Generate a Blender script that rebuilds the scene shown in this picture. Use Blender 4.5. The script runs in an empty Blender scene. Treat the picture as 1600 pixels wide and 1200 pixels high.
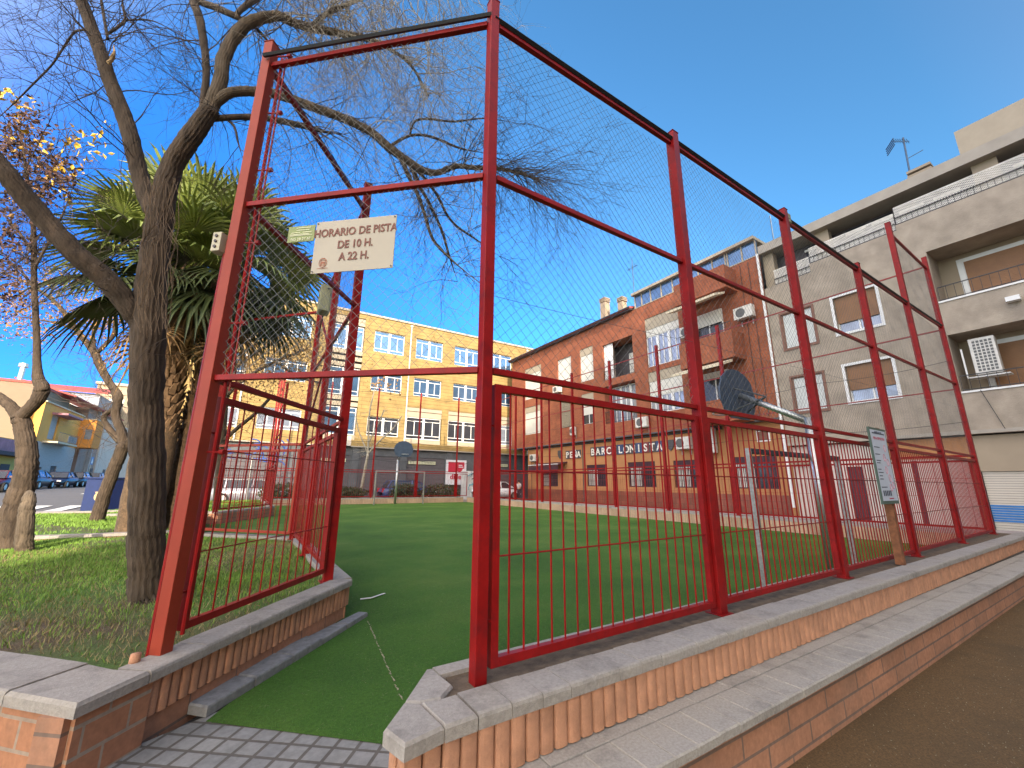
import bpy, math, random
import numpy as np
from mathutils import Vector, Matrix
rnd = random.Random(7)
R = math.radians
# ---------------------------------------------------------------- camera, sky, sun, exposure
SC = bpy.context.scene
H = 1.32                      # eye height above the turf
FPX, PITCH, ROLL, YAW = 643.96, R(13.53), R(0.433), R(57.69)
_F = Vector((math.cos(YAW)*math.cos(PITCH), math.sin(YAW)*math.cos(PITCH), math.sin(PITCH)))
_R0 = Vector((math.sin(YAW), -math.cos(YAW), 0)); _U0 = _R0.cross(_F)
_R = math.cos(ROLL)*_R0 + math.sin(ROLL)*_U0
_U = -math.sin(ROLL)*_R0 + math.cos(ROLL)*_U0
cd = bpy.data.cameras.new('camera'); cam = bpy.data.objects.new('camera', cd)
SC.collection.objects.link(cam); SC.camera = cam
cd.sensor_fit = 'HORIZONTAL'; cd.sensor_width = 36; cd.lens = FPX/1600*36
cd.clip_start = 0.05; cd.clip_end = 3000
cam.matrix_world = Matrix(((_R.x,_U.x,-_F.x,0),(_R.y,_U.y,-_F.y,0),(_R.z,_U.z,-_F.z,H),(0,0,0,1)))
SUN_AZ, SUN_EL = R(-104), R(21)           # direction towards the sun
sdir = Vector((math.cos(SUN_AZ)*math.cos(SUN_EL), math.sin(SUN_AZ)*math.cos(SUN_EL), math.sin(SUN_EL)))
GLOW = 4.2
W = bpy.data.worlds.new('World'); SC.world = W; W.use_nodes = True
nt = W.node_tree; bg = nt.nodes['Background']
sky = nt.nodes.new('ShaderNodeTexSky'); sky.sky_type = 'NISHITA'; sky.sun_disc = False
sky.sun_elevation = SUN_EL; sky.sun_rotation = math.atan2(sdir.x, sdir.y)
sky.air_density = 1.0; sky.dust_density = 0.6; sky.ozone_density = 2.0
# the sky is deeper blue away from the low sun and brighter, warmer and hazier on the sun's side
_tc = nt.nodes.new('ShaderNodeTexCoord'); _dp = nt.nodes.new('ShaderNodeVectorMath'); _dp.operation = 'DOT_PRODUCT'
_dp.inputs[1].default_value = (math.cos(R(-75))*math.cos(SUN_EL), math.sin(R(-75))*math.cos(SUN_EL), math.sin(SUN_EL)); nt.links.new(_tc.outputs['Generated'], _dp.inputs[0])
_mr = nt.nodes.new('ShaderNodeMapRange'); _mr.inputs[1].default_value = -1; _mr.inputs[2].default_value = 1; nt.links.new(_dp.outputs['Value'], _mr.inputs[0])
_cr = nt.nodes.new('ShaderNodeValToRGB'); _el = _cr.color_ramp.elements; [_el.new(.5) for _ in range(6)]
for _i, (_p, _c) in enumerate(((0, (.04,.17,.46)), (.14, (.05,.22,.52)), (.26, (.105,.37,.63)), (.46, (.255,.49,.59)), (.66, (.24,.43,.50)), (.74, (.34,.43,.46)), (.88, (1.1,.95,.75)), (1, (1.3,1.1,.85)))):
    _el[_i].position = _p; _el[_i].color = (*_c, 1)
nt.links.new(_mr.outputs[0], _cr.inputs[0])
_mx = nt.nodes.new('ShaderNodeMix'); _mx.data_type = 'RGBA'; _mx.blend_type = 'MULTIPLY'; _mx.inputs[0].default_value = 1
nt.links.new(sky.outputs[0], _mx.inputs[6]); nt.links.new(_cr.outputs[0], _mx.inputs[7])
# warm glow added to the sky behind the camera, filling the shaded faces
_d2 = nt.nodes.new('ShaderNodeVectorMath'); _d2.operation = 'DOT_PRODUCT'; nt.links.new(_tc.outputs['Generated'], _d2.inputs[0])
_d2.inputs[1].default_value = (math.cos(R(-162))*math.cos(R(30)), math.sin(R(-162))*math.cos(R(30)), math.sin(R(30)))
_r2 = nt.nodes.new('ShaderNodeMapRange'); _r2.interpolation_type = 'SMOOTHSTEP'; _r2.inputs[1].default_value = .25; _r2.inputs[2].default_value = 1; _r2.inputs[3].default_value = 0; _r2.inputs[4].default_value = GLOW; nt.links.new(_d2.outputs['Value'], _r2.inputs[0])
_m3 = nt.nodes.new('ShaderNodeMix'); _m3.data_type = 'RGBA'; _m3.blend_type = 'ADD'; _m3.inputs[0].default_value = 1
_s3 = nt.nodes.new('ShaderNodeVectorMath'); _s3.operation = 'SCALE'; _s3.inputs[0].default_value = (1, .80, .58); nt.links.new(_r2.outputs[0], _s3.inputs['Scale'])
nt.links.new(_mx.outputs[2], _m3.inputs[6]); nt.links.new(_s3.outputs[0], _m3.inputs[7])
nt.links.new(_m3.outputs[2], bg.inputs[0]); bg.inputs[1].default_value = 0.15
sl = bpy.data.lights.new('sun', 'SUN'); sl.energy = 1.6; sl.angle = R(0.6); sl.color = (1, .86, .68)
so = bpy.data.objects.new('sun', sl); SC.collection.objects.link(so)
so.rotation_euler = sdir.to_track_quat('Z', 'Y').to_euler()
SC.view_settings.view_transform = 'Standard'; SC.view_settings.look = 'None'
SC.view_settings.exposure = 2.2; SC.view_settings.gamma = 1
SC.cycles.max_bounces = 8

def ray(x, y):
    return _F + _R*((x-800)/FPX) - _U*((y-600)/FPX)
EYE = Vector((0, 0, H))
def DP(x, y, d):  return EYE + ray(x, y)*d              # photo point at a depth
def PZ(x, y, z):  r = ray(x, y); return EYE + r*((z-H)/r.z)
def PX(x, y, X):  r = ray(x, y); return EYE + r*(X/r.x)
def PY(x, y, Y):  r = ray(x, y); return EYE + r*(Y/r.y)

# ---------------------------------------------------------------- materials
MATS = {}
def _n(t, ty, **kw):
    n = t.nodes.new(ty)
    for k, v in kw.items(): setattr(n, k, v)
    return n
def coords(t, mode):
    if mode == 'obj':
        return _n(t, 'ShaderNodeTexCoord').outputs['Object']
    g = _n(t, 'ShaderNodeNewGeometry').outputs['Position']
    if mode == 'pos': return g
    if mode == 'rot':
        mp = _n(t, 'ShaderNodeMapping'); mp.inputs['Rotation'].default_value = (0, 0, R(39)); t.links.new(g, mp.inputs[0]); return mp.outputs[0]
    if mode == 'diag':
        mp = _n(t, 'ShaderNodeMapping'); mp.inputs['Rotation'].default_value = (0, 0, R(46)); t.links.new(g, mp.inputs[0])
        s = _n(t, 'ShaderNodeSeparateXYZ'); t.links.new(mp.outputs[0], s.inputs[0]); c = _n(t, 'ShaderNodeCombineXYZ'); t.links.new(s.outputs[0], c.inputs[0]); t.links.new(s.outputs[2], c.inputs[1]); return c.outputs[0]
    s = _n(t, 'ShaderNodeSeparateXYZ'); t.links.new(g, s.inputs[0])      # 'wall': (X+Y, Z)
    a = _n(t, 'ShaderNodeMath', operation='ADD'); t.links.new(s.outputs[0], a.inputs[0]); t.links.new(s.outputs[1], a.inputs[1])
    c = _n(t, 'ShaderNodeCombineXYZ'); t.links.new(a.outputs[0], c.inputs[0]); t.links.new(s.outputs[2], c.inputs[1])
    return c.outputs[0]
def noise(t, vec, scale, detail=4, rough=.6, stretch=None):
    if stretch:
        m = _n(t, 'ShaderNodeMapping'); m.inputs['Scale'].default_value = stretch
        t.links.new(vec, m.inputs[0]); vec = m.outputs[0]
    n = _n(t, 'ShaderNodeTexNoise'); n.inputs['Scale'].default_value = scale
    n.inputs['Detail'].default_value = detail; n.inputs['Roughness'].default_value = rough
    t.links.new(vec, n.inputs['Vector']); return n.outputs['Fac']
def ramp(t, fac, stops):
    r = _n(t, 'ShaderNodeValToRGB'); e = r.color_ramp.elements
    while len(e) < len(stops): e.new(.5)
    for i, (p, c) in enumerate(stops):
        e[i].position = p; e[i].color = (*c, 1) if len(c) == 3 else c
    t.links.new(fac, r.inputs[0]); return r.outputs[0]
def mix(t, a, b, fac, mode='MIX'):
    m = _n(t, 'ShaderNodeMix', data_type='RGBA', blend_type=mode)
    for sock, v in ((m.inputs[6], a), (m.inputs[7], b)):
        if hasattr(v, 'is_output'): t.links.new(v, sock)
        else: sock.default_value = (*v, 1)
    if hasattr(fac, 'is_output'): t.links.new(fac, m.inputs[0])
    else: m.inputs[0].default_value = fac
    return m.outputs[2]
def bump(t, b, h, strength, dist=.01):
    n = _n(t, 'ShaderNodeBump'); n.inputs['Strength'].default_value = strength; n.inputs['Distance'].default_value = dist
    t.links.new(h, n.inputs['Height']); t.links.new(n.outputs[0], b.inputs['Normal'])
def newmat(name):
    m = bpy.data.materials.new(name); m.use_nodes = True; MATS[name] = m
    return m, m.node_tree, m.node_tree.nodes['Principled BSDF']
def simple(name, c, rough=.6, metal=0, var=.15, scale=6, mode='pos', bmp=0, bscale=40, spec=.5, dirt=None, stretch=None):
    """noise-varied paint, plaster, metal ..."""
    m, t, b = newmat(name)
    v = coords(t, mode)
    f = noise(t, v, scale, 5, .6, stretch)
    lo = tuple(x*(1-var) for x in c); hi = tuple(min(1, x*(1+var)) for x in c)
    col = ramp(t, f, [(.3, lo), (.7, hi)])
    if dirt:
        f2 = noise(t, v, dirt[1], 6, .7, dirt[3] if len(dirt) > 3 else None)
        msk = ramp(t, f2, [(.5, (0,0,0)), (.72, (1,1,1))])
        mm = _n(t, 'ShaderNodeMath', operation='MULTIPLY'); t.links.new(msk, mm.inputs[0]); mm.inputs[1].default_value = dirt[2]
        col = mix(t, col, dirt[0], mm.outputs[0])
    t.links.new(col, b.inputs['Base Color'])
    b.inputs['Roughness'].default_value = rough; b.inputs['Metallic'].default_value = metal
    b.inputs['Specular IOR Level'].default_value = spec
    if bmp: bump(t, b, noise(t, v, bscale, 4, .6, stretch), bmp)
    return m
def brick(name, c1, c2, mortar, w, h, ms=.012, rough=.85, mode='wall', bmp=.3, dirt=None, offset=.5):
    m, t, b = newmat(name)
    v = coords(t, mode)
    n = _n(t, 'ShaderNodeTexBrick'); t.links.new(v, n.inputs['Vector'])
    n.inputs['Scale'].default_value = 1; n.inputs['Brick Width'].default_value = w; n.inputs['Row Height'].default_value = h
    n.inputs['Mortar Size'].default_value = ms; n.offset = offset
    n.inputs['Color1'].default_value = (*c1, 1); n.inputs['Color2'].default_value = (*c2, 1); n.inputs['Mortar'].default_value = (*mortar, 1)
    n.inputs['Bias'].default_value = 0
    p = coords(t, 'pos')
    f = noise(t, p, 1.3, 6, .65)
    col = mix(t, n.outputs['Color'], ramp(t, f, [(.3, (.72,.72,.72)), (.7, (1.2,1.2,1.2))]), 1, 'MULTIPLY')
    f3 = noise(t, p, 30, 3, .6)
    col = mix(t, col, ramp(t, f3, [(.3, (.85,.85,.85)), (.7, (1.12,1.12,1.12))]), 1, 'MULTIPLY')
    if dirt: col = mix(t, col, dirt[0], ramp(t, noise(t, p, dirt[1], 6, .7), [(.5, (0,0,0)), (.75, (dirt[2],)*3)]))
    t.links.new(col, b.inputs['Base Color']); b.inputs['Roughness'].default_value = rough
    inv = _n(t, 'ShaderNodeMath', operation='SUBTRACT'); inv.inputs[0].default_value = 1; t.links.new(n.outputs['Fac'], inv.inputs[1])
    bump(t, b, inv.outputs[0], bmp, .006)
    return m
def glassy(name, c, rough=.06, metal=.55):
    m, t, b = newmat(name)
    f = noise(t, coords(t, 'pos'), .9, 3, .5)
    t.links.new(ramp(t, f, [(.3, tuple(x*.7 for x in c)), (.7, tuple(x*1.15 for x in c))]), b.inputs['Base Color'])
    b.inputs['Roughness'].default_value = rough; b.inputs['Metallic'].default_value = metal
    return m

simple('red_paint', (.245,.007,.007), .42, 0, .22, 5, bmp=.06, bscale=60, spec=.22, dirt=((.09,.010,.012), 7, .6))
simple('orange_red_paint', (.28,.040,.020), .5, spec=.25, metal=0, var=.12, scale=5, bmp=.04, bscale=60, dirt=((.3,.03,.02), 9, .4))
# 0, .12, 5, bmp=.04, bscale=60, dirt=((.3,.03,.02), 9, .4))
simple('red_wire', (.24,.014,.01), .4)
simple('black_cable', (.015,.015,.017), .5)
simple('wire', (.13,.13,.125), .5, .4, .25, 20)
simple('galvanised', (.45,.46,.46), .34, .85, .2, 25)
simple('worn_steel', (.36,.36,.34), .45, .7, .25, 30, dirt=((.25,.17,.1), 14, .5))
simple('dark_steel', (.07,.075,.085), .5, .5)
simple('mesh_steel', (.07,.10,.15), .5, .4)
simple('concrete_coping', (.34,.305,.27), .85, 0, .16, 60, bmp=.5, bscale=160, dirt=((.13,.115,.10), 4.5, .65))
simple('bench_slab', (.37,.335,.295), .8, 0, .18, 70, bmp=.4, bscale=180, dirt=((.13,.12,.11), 3.6, .65))
simple('terracotta', (.48,.235,.135), .85, 0, .2, 9, bmp=.4, bscale=120, dirt=((.22,.12,.08), 5, .4))
brick('bench_brick', (.47,.22,.125), (.40,.19,.11), (.20,.13,.10), .5, .118, .008, dirt=((.16,.12,.09), 2.2, .55))
brick('corner_brick', (.42,.19,.10), (.38,.17,.095), (.34,.27,.21), .30, .125, .009, dirt=((.2,.12,.09), 3, .4))
brick('corner_brick_left', (.45,.20,.10), (.40,.18,.095), (.36,.27,.20), .30, .125, .008, dirt=((.2,.12,.09), 3, .4), mode='diag')
brick('far_low_brick', (.50,.33,.22), (.45,.29,.18), (.3,.22,.16), .09, .5, .01)
simple('kerb_stone', (.22,.22,.225), .8, 0, .25, 18, bmp=.5, bscale=60, dirt=((.09,.09,.09), 6, .5))
simple('mortar', (.30,.26,.22), .95, 0, .2, 30, bmp=.6, bscale=60)
simple('soil', (.12,.085,.055), 1, 0, .4, 14, bmp=.7, bscale=50)
simple('brown_ground', (.135,.078,.030), .9, 0, .4, 90, bmp=.7, bscale=260, dirt=((.075,.05,.022), .9, .8))
simple('asphalt', (.10,.10,.105), .9, 0, .2, 12, bmp=.3, bscale=90, dirt=((.06,.06,.06), .6, .5))
simple('pavement', (.34,.29,.27), .9, 0, .15, 5, bmp=.2, bscale=40)
simple('road_paint', (.62,.62,.6), .7, 0, .12, 12)
brick('pavers', (.27,.26,.245), (.22,.215,.21), (.115,.10,.085), .118, .118, .010, mode='rot', bmp=.8, offset=0, dirt=((.10,.10,.09), 5, .5))
def m_turf():
    m, t, b = newmat('turf'); p = coords(t, 'pos')
    a = noise(t, p, .55, 5, .6); c = noise(t, p, 420, 2, .7); d = noise(t, p, 45, 4, .7)
    col = ramp(t, a, [(.32, (.040,.112,.014)), (.5, (.060,.150,.018)), (.68, (.105,.185,.032))])
    col = mix(t, col, ramp(t, c, [(.25, (.35,.4,.4)), (.75, (1.7,1.6,1.5))]), 1, 'MULTIPLY')
    col = mix(t, col, ramp(t, d, [(.3, (.75,.75,.75)), (.7, (1.25,1.25,1.25))]), 1, 'MULTIPLY')
    pale_mask = noise(t, p, 1.7, 7, .75); col = mix(t, col, (.10,.17,.05), ramp(t, pale_mask, [(.54, (0,0,0)), (.80, (.35,)*3)]))  # slightly paler patches scattered by noise
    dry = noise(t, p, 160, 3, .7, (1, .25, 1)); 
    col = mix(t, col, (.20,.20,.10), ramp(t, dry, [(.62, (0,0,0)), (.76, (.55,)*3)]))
    t.links.new(col, b.inputs['Base Color']); b.inputs['Roughness'].default_value = .85
    b.inputs['Specular IOR Level'].default_value = .25
    bump(t, b, c, .8, .01)
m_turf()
def m_lawn():
    m, t, b = newmat('lawn'); p = coords(t, 'pos')
    a = noise(t, p, 1.1, 6, .65); c = noise(t, p, 60, 4, .7)
    col = ramp(t, a, [(.36, (.115,.08,.045)), (.47, (.09,.10,.03)), (.6, (.075,.16,.02))])
    col = mix(t, col, ramp(t, c, [(.3, (.55,.55,.5)), (.7, (1.4,1.4,1.3))]), 1, 'MULTIPLY')
    t.links.new(col, b.inputs['Base Color']); b.inputs['Roughness'].default_value = .95
    bump(t, b, c, .8, .02)
m_lawn()
simple('grass_blade', (.14,.25,.03), .7, 0, .5, 3)
simple('grass_dry', (.26,.20,.09), .8, 0, .35, 5)
simple('turf_fibre', (.06,.16,.03), .7, 0, .6, 60)
simple('needle', (.34,.30,.19), .8, 0, .3, 30)
simple('bark', (.078,.056,.040), .95, 0, .45, 16, bmp=1, bscale=46, stretch=(1,1,.14), dirt=((.022,.015,.011), 30, .9, (1,1,.12)))
simple('bark_light', (.12,.092,.066), .95, 0, .4, 16, bmp=1, bscale=46, stretch=(1,1,.3), dirt=((.035,.026,.018), 28, .85, (1,1,.3)))
simple('twig', (.075,.055,.045), .9, 0, .35, 9)
simple('twig_pale', (.36,.32,.26), .9, 0, .3, 9)
simple('creeper', (.15,.105,.07), .9, 0, .35, 9)
simple('cut_wood', (.50,.33,.16), .9)
simple('palm_trunk', (.12,.075,.042), .95, 0, .5, 18, bmp=.9, bscale=30, dirt=((.05,.035,.02), 7, .7))
simple('palm_base', (.15,.09,.047), .9, 0, .55, 6)
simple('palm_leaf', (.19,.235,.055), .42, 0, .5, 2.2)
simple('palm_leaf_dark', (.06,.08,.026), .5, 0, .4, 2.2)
simple('palm_dead', (.30,.19,.085), .8, 0, .35, 6)
simple('leaf_yellow', (.62,.40,.04), .6, 0, .3, 8)
simple('leaf_brown', (.085,.04,.028), .8, 0, .5, 8)
simple('leaf_tan', (.30,.17,.06), .8, 0, .35, 8)
simple('hedge_leaf', (.04,.055,.02), .8, 0, .5, 6)
brick('yellow_cladding', (.33,.225,.08), (.305,.208,.075), (.21,.14,.05), 40, .30, .022, bmp=.5)
simple('cream_panel', (.38,.32,.24), .85, 0, .08, 2)
simple('dark_ground_floor', (.085,.09,.10), .8, 0, .18, 1.2, dirt=((.16,.16,.17), 2, .4))
simple('white_frame', (.72,.72,.71), .5, 0, .06, 5)
simple('shutter_white', (.66,.64,.58), .6, 0, .06, 3)
glassy('glass_blue', (.10,.19,.34)); glassy('glass_dark', (.05,.055,.07), .08, .3)
glassy('glass_car', (.03,.032,.038), .15, .0); glassy('glass_sheen', (.30,.34,.42), .12, .4)
brick('red_brick', (.33,.090,.038), (.25,.068,.030), (.27,.11,.06), .25, .075, .008, dirt=((.38,.15,.08), .9, .3))
simple('orange_stucco', (.40,.185,.075), .9, 0, .1, 1.5, bmp=.3, bscale=50, dirt=((.36,.16,.06), .8, .4))
brick('tile_base', (.25,.075,.045), (.20,.06,.035), (.12,.05,.035), .3, .3, .01, rough=.4)
simple('purple_paint', (.055,.018,.03), .5)
simple('stucco_grey', (.345,.29,.23), .95, 0, .22, 1.3, bmp=1, bscale=22, dirt=((.23,.19,.155), .8, .6))
simple('stucco_beige', (.33,.265,.19), .9, 0, .1, .8, bmp=.3, bscale=30, dirt=((.34,.27,.2), .7, .5))
simple('recess_dark', (.10,.09,.10), .9)
simple('dark_void', (.02,.02,.022), .9)
simple('brown_shutter', (.25,.12,.05), .6, 0, .14, 2, mode='pos', bmp=.2, bscale=20)
simple('frosted', (.50,.52,.50), .35, 0, .12, 3); simple('brown_frame', (.19,.085,.055), .6)
simple('lattice_white', (.80,.76,.70), .7)
simple('black_iron', (.03,.03,.033), .5, .3)
simple('concrete_band', (.36,.32,.27), .9, 0, .1, 2, bmp=.2)
simple('white_wall', (.55,.48,.43), .85, 0, .08, 1)
simple('pink_wall', (.30,.22,.19), .85, 0, .1, 1)
simple('blue_stripe', (.03,.16,.42), .6)
simple('roller_shutter', (.52,.47,.40), .6, .1, .08, 1)
simple('ac_white', (.60,.58,.54), .5)
simple('ac_grille', (.10,.10,.10), .5)
simple('sign_cream', (.40,.35,.275), .5, 0, .05, 4)
simple('sign_brown', (.17,.055,.035), .6)
simple('crest_red', (.42,.13,.07), .6)
simple('sign_green', (.23,.27,.10), .6, 0, .1, 20)
simple('sign_pale', (.62,.62,.42), .6)
simple('rust_post', (.20,.075,.03), .75, 0, .4, 14, bmp=.3)
simple('board_green', (.07,.11,.085), .5)
simple('board_white', (.50,.54,.62), .5, 0, .06, 8)
simple('ink_dark', (.05,.06,.09), .6); simple('ink_red', (.45,.06,.10), .6); simple('ink_pink', (.55,.25,.30), .6)
simple('box_beige', (.42,.38,.27), .5); simple('box_green', (.25,.25,.15), .6)
simple('poster_red', (.45,.02,.045), .5); simple('poster_white', (.62,.62,.66), .5)
simple('letter_white', (.75,.73,.66), .5)
simple('tile_red', (.20,.035,.04), .4); simple('tile_blue', (.03,.055,.14), .4); simple('tile_dark', (.06,.055,.06), .4)
simple('car_silver', (.30,.31,.35), .32, .3); simple('car_blue', (.03,.06,.17), .3); simple('car_white', (.72,.73,.76), .3)
simple('car_dark', (.02,.022,.028), .35); simple('car_grey', (.05,.05,.055), .35); simple('car_maroon', (.07,.012,.02), .35); simple('car_navy', (.012,.016,.04), .35)
simple('party_wall', (.21,.165,.12), .9, 0, .12, .5, dirt=((.16,.12,.09), .5, .5))
simple('tyre', (.02,.02,.02), .9); simple('rim', (.5,.5,.5), .35, .8); simple('lamp_red', (.5,.02,.02), .3); simple('lamp_clear', (.7,.7,.7), .15)
simple('bin_blue', (.007,.018,.085), .5); simple('emblem_tan', (.50,.36,.16), .5)
simple('house_orange', (.74,.38,.09), .9, 0, .06, 1); simple('house_orange_deep', (.60,.24,.045), .9, 0, .06, 1); simple('house_yellow', (.68,.48,.12), .9, 0, .06, 1)
simple('house_white', (.38,.39,.41), .9); simple('roof_tile_red', (.36,.07,.06), .8, 0, .3, 14, bmp=.6, bscale=14)
simple('house_bluegrey', (.28,.30,.36), .9); simple('awning_cream', (.60,.52,.38), .8, 0, .08, 3)
simple('banner_pink', (.36,.16,.20), .7, 0, .3, 1.5); simple('canopy_dark', (.06,.03,.03), .7)
simple('skin', (.42,.24,.16), .6); simple('cloth_light', (.48,.44,.44), .9); simple('cloth_dark', (.03,.03,.045), .9); simple('hair_dark', (.03,.02,.015), .8)
simple('graffiti_white', (.55,.55,.54), .6, 0, .25, 1.2, dirt=((.10,.12,.16), 1.6, .6, (3,3,.5))); simple('graffiti_teal', (.10,.30,.36), .6)
simple('lime_vent', (.50,.50,.34), .6); simple('road_sign_blue', (.03,.14,.40), .5); simple('decor_blue', (.03,.08,.30), .5)
def M(n): return MATS[n]

# ---------------------------------------------------------------- mesh collecting
class MB:
    def __init__(s): s.v = []; s.f = []; s.mi = []; s.m = 0
    def add(s, vs, fs):
        o = len(s.v); s.v += [tuple(v) for v in vs]
        s.f += [tuple(i+o for i in f) for f in fs]; s.mi += [s.m]*len(fs)
    def hexa(s, p):   # 8 points: 4 bottom ccw, 4 top ccw
        s.add(p, [(3,2,1,0),(4,5,6,7),(0,1,5,4),(1,2,6,5),(2,3,7,6),(3,0,4,7)])
    def box(s, x0, x1, y0, y1, z0, z1):
        s.hexa([(x0,y0,z0),(x1,y0,z0),(x1,y1,z0),(x0,y1,z0),(x0,y0,z1),(x1,y0,z1),(x1,y1,z1),(x0,y1,z1)])
    def bar(s, p, q, w, h=None, side=None):   # rectangular bar from p to q
        p = Vector(p); q = Vector(q); h = h or w; d = (q-p).normalized()
        if side is None:
            a = d.cross(Vector((0,0,1)))
            a = Vector((1,0,0)) if a.length < 1e-3 else a.normalized()
        else: a = Vector(side).normalized()
        b = a.cross(d).normalized()
        a = a*(w/2); b = b*(h/2)
        s.hexa([p-a-b, p+a-b, p+a+b, p-a+b, q-a-b, q+a-b, q+a+b, q-a+b])
    def tube(s, pts, rad, n=6, cap=True, wob=0, ridge=None):
        pts = [Vector(p) for p in pts]
        if not isinstance(rad, (list, tuple)): rad = [rad]*len(pts)
        ref = None; rings = []
        for i, p in enumerate(pts):
            d = (pts[min(i+1, len(pts)-1)] - pts[max(i-1, 0)])
            if d.length < 1e-9: d = Vector((0,0,1))
            d.normalize()
            if ref is None:
                ref = d.orthogonal().normalized()
            ref = (ref - d*ref.dot(d))
            ref = ref.normalized() if ref.length > 1e-6 else d.orthogonal().normalized()
            b = d.cross(ref)
            ring = []
            for k in range(n):
                a = 2*math.pi*k/n; r = rad[i]*(1 + (wob*rnd.uniform(-1,1) if wob else 0) + (ridge[(k+i//5*(1 if (i//5) % 2 else 0)) % n] if ridge else 0))
                ring.append(p + ref*(math.cos(a)*r) + b*(math.sin(a)*r))
            rings.append(ring)
        o = len(s.v)
        for r in rings: s.v += [tuple(v) for v in r]
        for i in range(len(rings)-1):
            for k in range(n):
                a = o+i*n+k; b2 = o+i*n+(k+1) % n
                s.f.append((a, b2, b2+n, a+n)); s.mi.append(s.m)
        if cap:
            s.f.append(tuple(o+k for k in reversed(range(n)))); s.mi.append(s.m)
            s.f.append(tuple(o+(len(rings)-1)*n+k for k in range(n))); s.mi.append(s.m)
    def prism(s, poly, z0, z1):      # horizontal polygon (ccw)
        n = len(poly)
        vs = [(x, y, z0) for x, y in poly] + [(x, y, z1) for x, y in poly]
        s.add(vs, [tuple(reversed(range(n))), tuple(range(n, 2*n))] + [(i, (i+1) % n, (i+1) % n+n, i+n) for i in range(n)])
    def cyl(s, c, ax, r, h, n=20, r2=None):
        c = Vector(c); ax = Vector(ax).normalized()
        s.tube([c-ax*h/2, c+ax*h/2], [r, r if r2 is None else r2], n)
    def blob(s, c, r, sc=(1,1,1), n=8, m=6, jit=0):
        c = Vector(c); vs = []; fs = []
        for j in range(m+1):
            t = math.pi*j/m
            for k in range(n):
                a = 2*math.pi*k/n; q = r*(1+jit*rnd.uniform(-1,1))
                vs.append((c.x+sc[0]*q*math.sin(t)*math.cos(a), c.y+sc[1]*q*math.sin(t)*math.sin(a), c.z+sc[2]*q*math.cos(t)))
        for j in range(m):
            for k in range(n):
                a = j*n+k; b = j*n+(k+1) % n; fs.append((a, a+n, b+n, b))
        s.add(vs, fs)
    def obj(s, name, mats, parent=None, smooth=False, bevel=0, world=True):
        me = bpy.data.meshes.new(name); me.from_pydata(s.v, [], s.f)
        for m in (mats if isinstance(mats, (list, tuple)) else [mats]): me.materials.append(M(m) if isinstance(m, str) else m)
        if any(s.mi): me.polygons.foreach_set('material_index', s.mi)
        if smooth: me.polygons.foreach_set('use_smooth', [True]*len(me.polygons))
        me.update()
        return link(name, me, parent, bevel, world)
def link(name, me, parent=None, bevel=0, world=True):
    o = bpy.data.objects.new(name, me); SC.collection.objects.link(o)
    if parent is not None:
        o.parent = parent
        if world: o.location = -gloc(parent)          # geometry given in world coordinates
    if bevel:
        b = o.modifiers.new('bevel', 'BEVEL'); b.width = bevel; b.segments = 2; b.limit_method = 'ANGLE'; b.angle_limit = R(40)
    return o
def gloc(o):
    v = Vector(o.location)
    while o.parent: o = o.parent; v += Vector(o.location)
    return v
def tag(o, label=None, cat=None, group=None, kind=None):
    if label: o['label'] = label
    if cat: o['category'] = cat
    if group: o['group'] = group
    if kind: o['kind'] = kind
    return o
def empty(name, loc, label, cat, group=None, rz=0):
    o = bpy.data.objects.new(name, None); SC.collection.objects.link(o)
    o.location = loc; o.rotation_euler = (0, 0, rz); o.empty_display_size = .2
    return tag(o, label, cat, group)
def copy_tree(o, parent=None):
    c = o.copy(); SC.collection.objects.link(c); c.parent = parent
    for ch in [x for x in bpy.data.objects if x.parent == o]: copy_tree(ch, c)
    return c
class Pl:      # a vertical plane; u runs along it, z up, d goes into the building
    def __init__(s, axis, c): s.a = axis; s.c = c
    def P(s, u, z, d=0):
        if s.a == 'x': return (s.c+d, u, z)
        if s.a == 'X': return (s.c-d, u, z)
        return (u, s.c+d, z)
    def box(s, mb, u0, u1, z0, z1, d0, d1):
        a = s.P(u0, z0, d0); b = s.P(u1, z1, d1)
        mb.box(min(a[0],b[0]), max(a[0],b[0]), min(a[1],b[1]), max(a[1],b[1]), min(a[2],b[2]), max(a[2],b[2]))
def wall(mb, pl, u0, u1, z0, z1, holes, dep=.2, back=.25):
    """facade sheet with real openings and reveals"""
    us = sorted({u0, u1, *[min(max(h[i], u0), u1) for h in holes for i in (0, 1)]})
    zs = sorted({z0, z1, *[min(max(h[i], z0), z1) for h in holes for i in (2, 3)]})
    for i in range(len(us)-1):
        for j in range(len(zs)-1):
            cu = (us[i]+us[i+1])/2; cz = (zs[j]+zs[j+1])/2
            if any(h[0] < cu < h[1] and h[2] < cz < h[3] for h in holes): continue
            mb.add([pl.P(us[i], zs[j]), pl.P(us[i+1], zs[j]), pl.P(us[i+1], zs[j+1]), pl.P(us[i], zs[j+1])], [(0,1,2,3)])
    for h in holes:
        a, b, c, d = h[:4]; D = h[4] if len(h) > 4 else dep
        mb.add([pl.P(a,c),pl.P(b,c),pl.P(b,d),pl.P(a,d),pl.P(a,c,D),pl.P(b,c,D),pl.P(b,d,D),pl.P(a,d,D)],
               [(0,1,5,4),(1,2,6,5),(2,3,7,6),(3,0,4,7)])
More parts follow.
